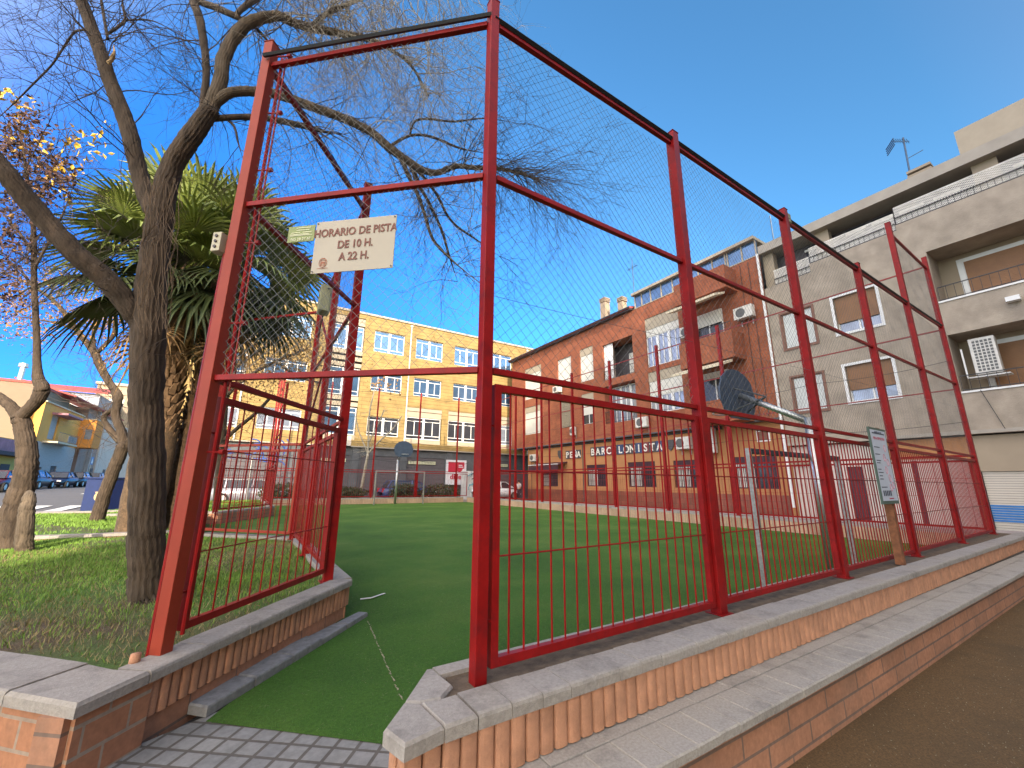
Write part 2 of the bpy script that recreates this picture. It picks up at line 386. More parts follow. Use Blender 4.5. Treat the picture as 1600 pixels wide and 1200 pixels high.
def text_mesh(s, size, depth=.002, align='CENTER', bold=0, sp=1):
    c = bpy.data.curves.new('lettering', 'FONT'); c.body = s; c.size = size; c.extrude = depth
    c.align_x = align; c.align_y = 'BOTTOM_BASELINE'; c.offset = bold; c.space_character = sp; c.resolution_u = 3
    o = bpy.data.objects.new('lettering', c); SC.collection.objects.link(o)
    dg = bpy.context.evaluated_depsgraph_get(); me = bpy.data.meshes.new_from_object(o.evaluated_get(dg))
    bpy.data.objects.remove(o); return me
def text(s, size, pos, udir, vdir, mat, parent, name='lettering', depth=.002, align='CENTER', bold=0, sp=1, sx=1):
    me = text_mesh(s, size, depth, align, bold, sp)
    u = Vector(udir).normalized(); v = Vector(vdir).normalized(); n = u.cross(v)
    mt = Matrix(((u.x*sx,v.x,n.x,pos[0]),(u.y*sx,v.y,n.y,pos[1]),(u.z*sx,v.z,n.z,pos[2]),(0,0,0,1)))
    me.transform(mt); me.materials.clear(); me.materials.append(M(mat)); me.name = name
    return link(name, me, parent)
# ================================================================ GROUND
def gz(x, y):      # the street rises gently towards the upper left
    t = min(max((y-27)/19, 0), 1); k = min(max((-x-3)/5, 0), 1); return -.04 + .62*t*k + (min(max((y-46)/60,0),1)*.2*k)
mb = MB(); xs = [-400,-120,-60,-40]+list(range(-30,-2,2))+[-2,0,2,6,14,20,40,120,400]; ys = [-300,-60,-20,-9,2.1,2.11]+[5,10,14,18,22,25]+list(range(27,70,2))+[80,110,160,400]
for i, x in enumerate(xs):
    for j, y in enumerate(ys):
        mb.v.append((x, y, gz(x, y) if y > 2.105 else -.33))
for i in range(len(xs)-1):
    for j in range(len(ys)-1):
        a = i*len(ys)+j; mb.f.append((a, a+len(ys), a+len(ys)+1, a+1)); mb.mi.append(0)
tag(mb.obj('street', 'asphalt'), kind='structure')
mb = MB(); mb.add([(-.9,-19.9,-.27),(60,-19.9,-.27),(60,1.62,-.27),(-.9,1.62,-.27)], [(0,1,2,3)])
mb.add([(-.9,1.62,-.27),(.5,1.62,-.27),(.5,2.3,-.27),(-.9,3.2,-.27)], [(0,1,2,3)])
tag(mb.obj('plaza_ground', 'brown_ground'), kind='structure')
# fence lines -------------------------------------------------------------
Bx, By = 1.13, 2.09
def fy(x): return By + (x-Bx)*.0195          # the front fence line
A = Vector((-.27, 3.32, 0)); B = Vector((Bx, By, 0)); C1 = Vector((.85, 4.81, 0)); C2 = Vector((.85, 6.62, 0)); C3 = Vector((.85, 8.5, 0))
D1 = Vector((-.62, 10.1, 0)); D2 = Vector((-.62, 16.6, 0)); Q = Vector((1.05, 19.4, 0)); XR = 13.6; YF = 27.3; CX = 12.6
P6 = Vector((XR, fy(XR), 0)); FR = Vector((XR, YF, 0)); FL = Vector((1.05, YF, 0))
ZC = .36
# turf
mb = MB(); tp = [(-.34,2.97),(.62,1.98),(.9,2.2),(XR-.1,2.4),(XR-.1,YF-.1),(1.2,YF-.1),(1.2,19.3),(-.45,16.5),(-1.2,16.5),(-1.2,10.2),(-.45,10.2),(1.0,8.5),(1.0,4.75),(-.3,3.05)]
# pavers cover the strip nearest the camera; turf starts behind it
tp = [(.03,3.17),(.80,2.46),(.96,2.2),(XR-.1,2.4),(XR-.1,YF-.1),(1.2,YF-.1),(1.2,19.3),(-.45,16.5),(-1.2,16.5),(-1.2,10.2),(-.45,10.2),(1.0,8.5),(1.0,4.75),(.0,3.2)]
mb.add([(x,y,.004) for x,y in tp], [tuple(range(len(tp)))])
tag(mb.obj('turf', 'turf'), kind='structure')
mb = MB(); mb.prism([(-.42,3.05),(.55,1.75),(1.1,2.1),(1.0,2.6),(.05,3.3)], -.3, 0)
tag(mb.obj('paver_path', 'pavers'), kind='structure')
# faint pitch lines on the turf
mb = MB()
def strip(p, q, w, z=.008):
    p = Vector((*p, 0)); q = Vector((*q, 0)); n = (q-p).normalized().cross(Vector((0,0,1)))*w/2
    mb.add([(p+n+Vector((0,0,z))), (q+n+Vector((0,0,z))), (q-n+Vector((0,0,z))), (p-n+Vector((0,0,z)))], [(0,1,2,3)])
for k in range(60):
    t = k/60; p = Vector((1.20,4.5)).lerp(Vector((1.01,2.85)), t)
    if rnd.random() < .8: strip((p.x+rnd.uniform(-.006,.006),p.y), (p.x+rnd.uniform(-.004,.004),p.y-.03), rnd.uniform(.003,.011))
tag(mb.obj('turf_seam', 'needle'), 'frayed pale seam running across the dark green turf', 'turf seam')
# ================================================================ WALLS AROUND THE COURT
def coping_run(mb, p, q, wid, side, z0=.30, z1=.36, step=.172, over=.0, gap=.004, bev=.018):
    """individual coping blocks from p to q; 'side' = +1 lays them to the left of the line"""
    p = Vector((p[0], p[1], 0)); q = Vector((q[0], q[1], 0)); L = (q-p).length; d = (q-p)/L
    n = Vector((-d.y, d.x, 0))*side; k = max(1, round(L/step)); st = L/k
    for i in range(k):
        a = p + d*(i*st+gap/2); b = p + d*((i+1)*st-gap/2); dz = rnd.uniform(-.002,.002); o = n*rnd.uniform(-.0025,.0025)
        s1 = [a+o, b+o, b+o+n*wid, a+o+n*wid]; b0 = n*bev
        if side < 0: pass
        low = [(v.x, v.y, z0) for v in s1]
        mid = [(v.x, v.y, z1-bev+dz) for v in s1]
        top = [s1[0]+b0, s1[1]+b0, s1[2], s1[3]]
        top = [(v.x, v.y, z1+dz) for v in top]
        mid2 = [mid[0], mid[1], (s1[2].x, s1[2].y, z1+dz), (s1[3].x, s1[3].y, z1+dz)]
        bmid = [s1[0]+b0*.3, s1[1]+b0*.3]; bm = [(v.x, v.y, z1-bev*.3+dz) for v in bmid]
        vs = low + mid2[:2] + bm + top
        # 0-3 low, 4,5 mid, 6,7 bm, 8-11 top
        mb.add(vs, [(3,2,1,0),(0,1,5,4),(4,5,7,6),(6,7,9,8),(8,9,10,11),(1,2,10,9,7,5),(3,0,4,6,8,11),(2,3,11,10)])
def soldier_run(mb, p, q, z0, z1, side, step=.0826, dep=.03):
    p = Vector((p[0], p[1], 0)); q = Vector((q[0], q[1], 0)); L = (q-p).length; d = (q-p)/L
    n = Vector((-d.y, d.x, 0))*side; k = max(1, round(L/step)); st = L/k
    for i in range(k):
        w = st*.90; c = p + d*((i+.5)*st); off = rnd.uniform(-.003,.003); ring = []
        for t in range(7):
            a = math.pi*t/6; ring.append(c - d*(math.cos(a)*w/2) - n*(math.sin(a)**.6*.016 + off) + n*.012)
        ring += [c + d*w/2 + n*dep, c - d*w/2 + n*dep]; m = len(ring)
        zt = z1+rnd.uniform(-.001,0); zb = z0+rnd.uniform(-.002,.003)
        vs = [(v.x, v.y, zb) for v in ring] + [(v.x, v.y, zt) for v in ring]
        mb.add(vs, [tuple(range(m)), tuple(reversed(range(m, 2*m)))] + [((i2+1) % m, i2, i2+m, (i2+1) % m+m) for i2 in range(m)])
def core_run(mb, p, q, off, wid, z0, z1, side):
    p = Vector((p[0], p[1], 0)); q = Vector((q[0], q[1], 0)); d = (q-p).normalized(); n = Vector((-d.y, d.x, 0))*side
    a = [p+n*off, q+n*off, q+n*wid, p+n*wid]
    if side < 0: a = [a[3], a[2], a[1], a[0]]
    mb.prism([(v.x, v.y) for v in a], z0, z1)
# ---- front wall with the bench
bw = empty('bench_wall', (.65,1.8,0), 'long low terracotta brick wall with stone coping and a bench step along the red fence', 'wall')
yo0, yo1, XE = 1.79, 1.88, 14.35
def fo(x): return yo0 + (x-.65)*(yo1-yo0)/12.2
mb = MB(); coping_run(mb, (.98,fo(.98)), (XE,fo(XE)), .215, 1)
# nose blocks and inner strip
nose = [(.645,1.755),(.98,fo(.98)),(.98,fo(.98)+.215),(1.02,2.31),(.955,2.335),(.605,1.90)]
def slab(mb, poly, z0, z1, bev):
    n = len(poly); cx = sum(p[0] for p in poly)/n; cy = sum(p[1] for p in poly)/n
    ins = [(x+(cx-x)*bev/max(.05,math.hypot(cx-x,cy-y)), y+(cy-y)*bev/max(.05,math.hypot(cx-x,cy-y))) for x, y in poly]
    vs = [(x,y,z0) for x,y in poly]+[(x,y,z1-bev) for x,y in poly]+[(x,y,z1) for x,y in ins]
    fs = [tuple(reversed(range(n))), tuple(range(2*n,3*n))]
    for k in range(2): fs += [(k*n+i, k*n+(i+1) % n, (k+1)*n+(i+1) % n, (k+1)*n+i) for i in range(n)]
    mb.add(vs, fs)
slab(mb, [(.645,1.755),(.82,1.79),(.80,2.02),(.74,2.06),(.605,1.90)], .30, .36, .012)
slab(mb, [(.825,1.785),(.975,fo(.975)),(.975,2.005),(.875,2.005),(.805,2.02)], .30, .361, .012)
slab(mb, [(.80,2.025),(.90,2.01),(1.0,2.10),(.98,2.33),(.955,2.335),(.745,2.065)], .30, .359, .012)
coping_run(mb, (XE-.35,fy(XE)+.20), (.985,2.335), .11, 1, step=.5, bev=.008)
mb.obj('coping', 'concrete_coping', bw)
mb = MB(); soldier_run(mb, (.66,fo(.66)+.012), (XE-.02,fo(XE)+.03), .105, .30, 1)
soldier_run(mb, (.955,2.30), (.63,1.90), -.0, .30, 1); soldier_run(mb, (.63,1.90), (.665,1.795), -.0, .30, 1, step=.06)
mb.obj('upright_bricks', 'terracotta', bw)
mb = MB(); mb.prism([(.69,1.84),(XE-.03,fo(XE)+.05),(XE-.03,2.45),(1.0,2.27),(.68,1.92)], -.3, .325)
mb.obj('wall_core', 'mortar', bw)
mb = MB(); mb.prism([(.90,2.008),(XE-.2,fo(XE)+.22),(XE-.2,fy(XE)+.09),(1.02,2.235),(.985,2.09)], .326, .340)
mb.obj('soil_strip', 'soil', bw)
# bench: slab of blocks in two rows and brick face below
def bo(x): return 1.485 + (x-1.8)*.012/8
mb = MB(); k = int((XE-.1-.62)/.1755)
for i in range(k):
    a = .62+i*.1755; b = a+.1755-.003; dz = rnd.uniform(-.0015,.0015)
    slab(mb, [(a,bo(a)+rnd.uniform(-.003,.003)),(b,bo(b)),(b,1.735),(a,1.735)], .055, .10+dz, .008)
k = int((XE-.1-.62)/.35)
for i in range(k):
    a = .62+i*.35; b = a+.347; slab(mb, [(a,1.739),(b,1.739),(b,1.86),(a,1.86)], .055, .10+rnd.uniform(-.002,.001), .004)
mb.obj('bench_slab', 'bench_slab', bw)
mb = MB(); mb.prism([(.63,1.535),(XE-.15,1.55),(XE-.15,1.85),(.63,1.80)], -.3, .056)
mb.obj('bench_brick_face', 'bench_brick', bw)
# ---- left planter wall: runs off to the left, then along the entrance and the side of the court
pw = empty('planter_wall', (-.5,2.8,0), 'low curved brick planter wall with grey coping under the left fence, enclosing the lawn', 'wall')
V0 = (-.49,2.79); V1 = (1.07,4.70); V2 = (1.06,8.6); V3 = (-.42,10.2); VL = (-5.6,8.05)
_a=(-.49,2.79); _b=(-.276,3.052); _c=(-.432,3.178); _d=(-.575,3.336); _e=(-.804,3.113)
mb = MB(); slab(mb, [_a,_b,_c,_d,_e], .30, .36, .016); coping_run(mb, (_b[0]+.003,_b[1]+.003), V1, .20, 1, step=.36); coping_run(mb, (1.085,4.78), V2, .22, 1, step=.36); coping_run(mb, V2, V3, .22, 1, step=.36)
coping_run(mb, VL, (_e[0]-.004,_e[1]+.004), .32, 1, step=.48)
mb.obj('coping', 'concrete_coping', pw)
mb = MB()
def inset(p, q, o, side=1):
    p = Vector((*p,0)); q = Vector((*q,0)); d=(q-p).normalized(); n=Vector((-d.y,d.x,0))*side*o; return ((p+n).x,(p+n).y), ((q+n).x,(q+n).y)
p, q = inset(V0, V1, .03); p = Vector(p).lerp(Vector(q), .155)
soldier_run(mb, p, q, .12, .30, 1, step=.066); p2_, q2_ = inset((1.085,4.72), V2, .03); soldier_run(mb, p2_, q2_, .12, .30, 1); p3_, q3_ = inset(V2, V3, .03); soldier_run(mb, p3_, q3_, .12, .30, 1)
mb.obj('upright_bricks', 'terracotta', pw)
mb = MB(); core_run(mb, V0, V1, .045, .18, -.3, .30, 1); core_run(mb, (1.07,4.70), V2, .045, .2, -.02, .30, 1); core_run(mb, V2, V3, .045, .2, -.02, .30, 1)
mb.obj('wall_core', 'bench_brick', pw)
mb = MB(); _v = [(-.488,2.826),(-.262,3.10),(-.42,3.25),(-.60,3.36),(-.80,3.148)]; _k = []
for z_ in (-.3, .2995): _k += [(x,y,z_) for x,y in _v]
mb.add(_k, [(0,1,6,5),(1,2,7,6),(2,3,8,7),(3,4,9,8)]); mb.m = 1; mb.add([_k[4],_k[0],_k[5],_k[9]], [(0,1,2,3)])
mb.obj('corner_blocks', ['corner_brick','corner_brick_left'], pw)
mb = MB(); core_run(mb, VL, _e, .03, .28, -.3, .2996, 1); mb.obj('corner_blocks', 'corner_brick_left', pw)
# kerb stones lying on the turf along the entrance wall
ks = [((-.08,3.53),(-.01,3.30)), ]
mb = MB(); pa = Vector((-.18,3.42,0)); pb = Vector((1.17,4.72,0)); d = (pb-pa).normalized(); n = Vector((d.y,-d.x,0)); L = (pb-pa).length
k = 5
pieces = []
for i in range(k):
    a = pa+d*(L*i/k+.006); b = pa+d*(L*(i+1)/k-.006); w0 = .25-.03*i; w1 = .25-.03*(i+1)
    o = rnd.uniform(-.008,.008)
    slab(mb, [((a+n*(.0+o)).x,(a+n*o).y),((a+n*w0).x,(a+n*w0).y),((b+n*w1).x,(b+n*w1).y),((b+n*o).x,(b+n*o).y)], .004, .065-.006*i+rnd.uniform(-.006,.006), .01)
tag(mb.obj('kerb_stones', 'kerb_stone'), 'row of rough grey kerb stones laid on the turf beside the entrance wall', 'kerb')
# broken edge under the first kerb stone
# ---- right, far and far-left low walls round the turf
def low_wall(name, pts, label, side=1, wid=.3, mat='far_low_brick'):
    e = empty(name, (pts[0][0], pts[0][1], 0), label, 'wall')
    m1 = MB(); m2 = MB()
    for p, q in zip(pts[:-1], pts[1:]):
        core_run(m1, p, q, .0, wid, -.1, .30, side); coping_run(m2, p, q, wid+.02, side, step=.5, bev=.01)
    m2.obj('coping', 'concrete_coping', e); m1.obj('brick_face', mat, e); return e
low_wall('low_wall', [(XR-.12,2.5),(XR-.12,YF-.15)], 'long low tan brick wall along the right side of the turf', -1, .5)
low_wall('low_wall', [(XR-.4,YF-.15),(.85,YF-.15)], 'low brick wall at the far end of the turf behind the small goal', -1, .4)
low_wall('planter_wall', [(1.2,YF-.2),(1.2,19.5),(-.45,16.8),(-3.5,16.8)], 'grey coped planter wall at the far left corner of the turf', -1, .28, 'bench_brick')
# ================================================================ LAWN
def inpoly(x, y, P):
    c = False; j = len(P)-1
    for i in range(len(P)):
        if (P[i][1] > y) != (P[j][1] > y) and x < (P[j][0]-P[i][0])*(y-P[i][1])/(P[j][1]-P[i][1])+P[i][0]: c = not c
        j = i
    return c
def lz(x, y): return .315+.02*math.sin(x*2.3+y)*math.cos(y*1.7)+.012*math.sin(5*x+3.1*y)
lawnp = [(-.60,3.08),(-.27,3.28),(.90,4.72),(.90,8.5),(-.6,10.05),(-.62,10.5),(-5.4,10.75),(-7.5,10.75),(-7.5,9.9),(-5.5,8.3)]
mb = MB()
def sheet(mb, P, st, zf, x0, x1, y0, y1):
    idx = {}
    nx = int((x1-x0)/st); ny = int((y1-y0)/st)
    for i in range(nx):
        for j in range(ny):
            cx = x0+(i+.5)*st; cy = y0+(j+.5)*st
            if not inpoly(cx, cy, P): continue
            q = []
            for a, b in ((i,j),(i+1,j),(i+1,j+1),(i,j+1)):
                if (a,b) not in idx:
                    x = x0+a*st; y = y0+b*st; idx[(a,b)] = len(mb.v); mb.v.append((x, y, zf(x,y)))
                q.append(idx[(a,b)])
            mb.f.append(tuple(q)); mb.mi.append(0)
lawnE = [(-.44,3.12),(.95,4.80),(.95,8.5),(-.55,10.12),(-.65,10.6),(-7.5,10.85),(-7.5,10.5),(-5.2,8.02)]
sheet(mb, lawnE, .06, lz, -7.7, 1.1, 2.9, 10.9)
tag(mb.obj('lawn', 'lawn', smooth=True), kind='structure')
far2 = [(-8.2,11.1),(-.8,10.9),(-.8,16.6),(-3.2,16.9),(-3.6,21),(-5.2,18.2)]
mb = MB(); sheet(mb, far2, .25, lambda x,y: .30+.02*math.sin(x*2+y), -8.5, 0, 10.8, 21)
tag(mb.obj('lawn', 'lawn', smooth=True), kind='structure')
back = [(1.0,19.4),(.9,27.2),(-2.8,27.2),(-3.5,17.0),(-.5,17.0)]
mb = MB(); sheet(mb, back, .25, lambda x,y: .30+.02*math.sin(x*2+y), -4, 1.2, 16.8, 27.3)
tag(mb.obj('lawn', 'lawn', smooth=True), kind='structure')
def blades(name, P, n, zf, hh, w, mat, seed, box, dens=None, lean=.6, flat=False):
    r = random.Random(seed); vs = []; fs = []; c = 0; tries = 0
    while c < n and tries < n*12:
        tries += 1
        x = r.uniform(box[0], box[1]); y = r.uniform(box[2], box[3])
        if not inpoly(x, y, P): continue
        if dens and r.random() > dens(x, y): continue
        z = zf(x, y); h = r.uniform(*hh); a = r.uniform(0, 6.283); b = r.uniform(0, 6.283); ww = w*r.uniform(.6,1.4)*(1+math.hypot(x,y)*.12)
        dx, dy = math.cos(a)*ww, math.sin(a)*ww; l = h*r.uniform(.2, lean)
        if flat:
            L = h; vs += [(x-dy*.5,y+dx*.5,z),(x+dy*.5,y-dx*.5,z),(x+math.cos(a)*L,y+math.sin(a)*L,z+r.uniform(0,.006))]
        else:
            vs += [(x-dx,y-dy,z-.004),(x+dx,y+dy,z-.004),(x+math.cos(b)*l,y+math.sin(b)*l,z+h)]
        fs.append((3*c,3*c+1,3*c+2)); c += 1
    me = bpy.data.meshes.new(name); me.from_pydata(vs, [], fs); me.materials.append(M(mat)); me.update()
    return link(name, me)
def patch(x, y): 
    v = math.sin(x*1.9+1.3)*math.cos(y*1.3-.4)+.5*math.sin(3.7*x-2.1*y)
    d = math.hypot(x+.2, y-3.4)
    return max(.03, min(1, .55+.4*v)) * min(1, max(.12, (d-.7)/1.2))
lawnB = [(-.42,3.26),(.86,4.88),(.82,8.5),(-.68,10.0),(-.70,10.5),(-7.3,10.7),(-7.3,10.4),(-5.2,8.15)]
tag(blades('grass', lawnB, 60000, lz, (.018,.05), .0022, 'grass_blade', 3, (-5.5,1,3,10.8), patch), 'short green grass growing on the lawn', 'grass', kind='stuff')
tag(blades('dry_grass', lawnB, 16000, lz, (.015,.05), .0018, 'grass_dry', 4, (-4,1,3,9), lambda x,y: 1-.7*patch(x,y), lean=1.2), 'dry straw coloured grass in the worn parts of the lawn', 'grass', kind='stuff')
tag(blades('grass', far2, 14000, lambda x,y: .30+.02*math.sin(x*2+y), (.03,.07), .004, 'grass_blade', 5, (-8,-.8,11,20), lambda x,y: .2+.8*(math.sin(x+y*.7)>-.1)), 'green grass around the palm tree', 'grass', kind='stuff')
tag(blades('grass', back, 9000, lambda x,y: .30, (.04,.09), .006, 'grass_blade', 6, (-3.5,1,17,27)), 'green grass inside the far left planter', 'grass', kind='stuff')
tpn = [(.03,3.17),(.80,2.46),(.96,2.3),(4,2.4),(6,5),(4,9),(1.1,8.5),(1.1,4.75)]
tag(blades('turf_fibres', tpn, 60000, lambda x,y: .004, (.004,.011), .0011, 'turf_fibre', 8, (0,6,2.3,9), lambda x,y: 1/(1+.12*(x*x+y*y)), lean=1), 'short fibres of the artificial turf', 'turf', kind='stuff')
tag(blades('fallen_needles', tpn, 2600, lambda x,y: .012, (.015,.045), .0009, 'needle', 9, (0,6,2.3,9), flat=True), 'dry pale needles scattered on the turf', 'needles', kind='stuff')
tag(blades('grit', [(.7,-2),(16,-2),(16,1.5),(.7,1.5)], 5000, lambda x,y: -.266, (.004,.014), .003, 'needle', 19, (.7,16,-1,1.5), lambda x,y: 1/(1+.02*(x*x)), flat=True), 'pale grit scattered on the brown ground', 'grit', kind='stuff')
# plastic strip lying on the turf
mb = MB(); a = PZ(563,936,.015); b = PZ(580,934,.02); c = PZ(601,927,.015)
mb.bar(a, b, .03, .006); mb.bar(b, c, .022, .006); tag(mb.obj('debris_strip', 'white_frame'), 'thin pale strip lying on the turf near the entrance wall', 'litter')
mb = MB(); p = Vector((-.37,3.235,0)); mb.cyl((p.x,p.y,.37), (0,0,1), .027, .06, 14, .024); tag(mb.obj('drain_pipe_stub', 'terracotta', smooth=True), 'short clay pipe stub beside the foot of the orange red corner post', 'pipe')
# second kerb beyond the lawn and pavement, crossing
def scallop(name, p, q, z, label):
    e = empty(name, (p[0],p[1],0), label, 'kerb'); m1 = MB(); m2 = MB()
    coping_run(m1, p, q, .22, 1, z0=z+.10, z1=z+.15, step=.5, bev=.012); soldier_run(m2, *inset(p,q,.03), z-.25, z+.10, 1, step=.07)
    m1.obj('coping', 'concrete_coping', e); m2.obj('upright_bricks', 'terracotta', e)
    return e
scallop('planter_kerb', (-8.2,10.95), (-.72,10.62), .22, 'low scalloped brick kerb between the lawn and the palm tree bed')
scallop('planter_kerb', (-5.05,18.3), (-2.6,18.6), .22, 'short scalloped brick kerb behind the leaning tree')
mb = MB(); mb.add([(-30,11.5,.15),(-8.3,11.2,.15),(-5.3,18.3,.15),(-4.2,22,.1),(-6,26,.02),(-30,26,.02)], [(0,1,2,3,4,5)])
tag(mb.obj('pavement', 'pavement'), kind='structure')
mb = MB()
for i in range(8):
    x0 = -6.6-i*1.15
    mb.add([(x,y,gz(x,y)+.03) for x,y in [(x0,26.6),(x0,28.2),(x0,30),(x0-.55,30),(x0-.55,28.2),(x0-.55,26.6)]], [(0,1,4,5),(1,2,3,4)])
for i in range(6):
    y0 = 40+i*3.2; mb.add([(x,y,gz(x,y)+.012) for x,y in [(-9.2,y0),(-9.0,y0),(-9.0,y0+1.8),(-9.2,y0+1.8)]], [(0,1,2,3)])
tag(mb.obj('road_markings', 'road_paint'), kind='structure')
mb = MB(); mb.add([(-3.5,27.2,.02),(26,27.2,.02),(26,29.6,.02),(-3.5,29.6,.02)], [(0,1,2,3)]); mb.add([(14.2,0,.02),(20,0,.02),(20,32,.02),(14.2,32,.02)], [(0,1,2,3)])
tag(mb.obj('pavement', 'pavement'), kind='structure')
# ================================================================ FENCE
def post(e, p, z0, z1, w=.1, ang=0, mat='red_paint', cap=True):
    m = MB(); c, s = math.cos(ang)*w/2, math.sin(ang)*w/2; p = Vector(p)
    cs = [(p.x-c+s,p.y-s-c),(p.x+c+s,p.y+s-c),(p.x+c-s,p.y+s+c),(p.x-c-s,p.y-s+c)]
    m.prism(cs, z0, z1)
    if cap: 
        k = 1.12; m.prism([(p.x+(x-p.x)*k, p.y+(y-p.y)*k) for x,y in cs], z1, z1+.008)
        m.prism([(p.x+(x-p.x)*1.7, p.y+(y-p.y)*1.7) for x,y in cs], z0, z0+.008)
    return m.obj('post', mat, e, bevel=.004)
def rail(e, p, q, z, w=.05, zz=None, mat='red_paint', name='rail', shr=.05):
    m = MB(); p = Vector((p[0],p[1],z)); q = Vector((q[0],q[1],z if zz is None else zz)); d = (q-p).normalized()
    m.bar(p+d*shr, q-d*shr, w, w); return m.obj(name, mat, e, bevel=.003)
def panel(e, p, q, z0=.42, z1=1.90, fw=.045, step=.118, rods=(.93,1.39), gap=.09, rr=.0055, frame='red_paint', extra=()):
    """welded bar panel: frame, vertical bars, thin horizontal rods"""
    p = Vector((p[0],p[1],0)); q = Vector((q[0],q[1],0)); d = (q-p).normalized(); p = p+d*gap; q = q-d*gap; L = (q-p).length
    m = MB(); Z = Vector((0,0,1)); side = d.cross(Z)
    m.bar(p+Z*z0, p+Z*z1, fw, fw, side); m.bar(q+Z*z0, q+Z*z1, fw, fw, side)
    i = d*(fw/2+.0005)
    m.bar(p+i+Z*(z0+fw/2), q-i+Z*(z0+fw/2), fw*.96, fw, side); m.bar(p+i+Z*(z1-fw/2), q-i+Z*(z1-fw/2), fw*.96, fw, side)
    fr = m.obj('panel_frame', frame, e, bevel=.002)
    m = MB(); k = max(2, round(L/step))
    for j in range(1, k):
        c = p + d*(L*j/k); m.tube([c+Z*(z0+fw), c+Z*(z1-fw)], rr, 6, False)
    for z in rods: m.tube([p+i+Z*z+side*.006, q-i+Z*z+side*.006], rr*.85, 5, False)
    m.obj('bars', 'red_paint' if rr > .0045 else 'red_wire', e)
    if gap > .06:
        m = MB()
        for z in (z0+.22, z1-.25): m.bar(p-d*(gap-.05)+Z*z, p-d*.0225+Z*z, .02, .012); m.bar(q+d*(gap-.05)+Z*z, q+d*.0225+Z*z, .02, .012)
        m.obj('hinge_lugs', 'red_paint', e)
def chain(e, p, q, z0, z1, cell=.082, r=.0013, wav=.004, zq=None, seed=1, name='wire_netting', sag=0, off=.0, n=3):
    """diamond netting of real wires between p and q"""
    p = Vector((p[0],p[1],0)); q = Vector((q[0],q[1],0)); L = (q-p).length; d = (q-p)/L; sd = d.cross(Vector((0,0,1)))*off
    m = MB(); h = z1-z0
    for sgn in (1, -1):
        k = int((L+h)/cell)
        for j in range(k+1):
            s = j*cell if sgn > 0 else j*cell - h
            # line u = s - sgn*t (t = height above z0)
            t0, t1 = 0, h
            if sgn > 0: t0 = max(0, s-L); t1 = min(h, s)
            else: t0 = max(0, -s); t1 = min(h, L-s)
            if t1-t0 < .03: continue
            ns = max(1, int((t1-t0)/.16)); pts = []
            for i in range(ns+1):
                t = t0+(t1-t0)*i/ns; u = s - sgn*t
                w = wav*math.sin(7*u+5*t+sgn)+wav*math.sin(17*t+3*u)
                dz = -sag*math.sin(math.pi*min(max(u/L,0),1))*math.sin(math.pi*t/h)*1.0 if sag else 0
                pts.append(p + d*(u) + sd + d.cross(Vector((0,0,1)))*w + Vector((0,0,z0+t+dz+w*.5)))
            m.tube(pts, r, n, False)
    return m.obj(name, 'wire', e)
def cable(e, pts, r=.004, mat='black_cable', name='cable', sag=.0):
    m = MB(); out = []
    for a, b in zip(pts[:-1], pts[1:]):
        a = Vector(a); b = Vector(b)
        for i in range(9):
            t = i/9; c = a.lerp(b, t); c.z -= sag*4*t*(1-t); out.append(c)
    out.append(Vector(pts[-1])); m.tube(out, r, 5); return m.obj(name, mat, e)
ZM, ZL, ZT = 3.33, 1.975, 4.68
fx = [Bx, 3.29, 5.70, 8.30, 10.95, XR]
ff = empty('front_fence', (Bx,By,ZC), 'tall red fence along the bench wall, bar panels below and wire netting above', 'fence')
tops = [4.86,4.86,4.95,4.98,6.80,6.86]
FP = [Vector((x, fy(x), 0)) for x in fx]
for i, (p, t) in enumerate(zip(FP, tops)): post(ff, p, ZC-.03 if i == 0 else ZC-.02, t, .070 if i == 0 else .09)
zt = [4.66,4.74,4.80,4.86,4.93,5.02]; zm = [3.33,3.38,3.44,3.50,3.56,3.63]; zl = [1.975]*6
for i in range(5):
    p, q = FP[i], FP[i+1]
    for zz in (zt, zm, zl): rail(ff, p, q, zz[i], .039, zz[i+1])
    panel(ff, p, q, .395, 1.895, step=.099, rr=.0062, gap=.085)
    chain(ff, p, q, 2.0, min(zt[i],zt[i+1])-.02, seed=i, off=-.02)
    cable(ff, [(p.x,p.y-.02,zt[i]+.035),(q.x,q.y-.02,zt[i+1]+.035)], .024, name='cable_sleeve')
    cable(ff, [(p.x,p.y-.03,2.45+.12*i),(q.x,q.y-.03,2.57+.12*i)], .0018, 'wire', 'tension_wire', .01)
rail(ff, FP[4], FP[5], 6.55, .045); chain(ff, FP[4], FP[5], 5.05, 6.5, seed=9)
m = MB(); m.box(FP[2].x+.05, FP[2].x+.14, FP[2].y-.04, FP[2].y+.06, 4.78, 4.92); m.obj('net_winch', 'box_green', ff, bevel=.01)
pf = empty('entrance_frame', A, 'red steel portal over the court entrance with netting and a time sign on it', 'gate frame')
ang = math.atan2((B-A).y, (B-A).x)
post(pf, A, ZC-.06, 4.82, .078, ang, 'orange_red_paint')
for z, zz in ((4.60,4.66),(3.30,3.33),(1.985,1.975)): rail(pf, A, B, z, .038, zz, shr=.04)
chain(pf, A+(B-A).normalized()*.06, B-(B-A).normalized()*.05, 2.0, 4.62, seed=11)
cable(pf, [(A.x-.04,A.y-.05,4.64),(B.x-.03,B.y-.03,4.70)], .018, name='cable_sleeve')
m = MB(); dd = (B-A).normalized(); nn = Vector((-dd.y,dd.x,0))
m.tube([A+nn*.0-dd*.08+Vector((0,0,.33)), A-dd*.075+Vector((0,0,3.02))], .013, 8); m.obj('conduit', 'red_paint', pf)
m = MB()
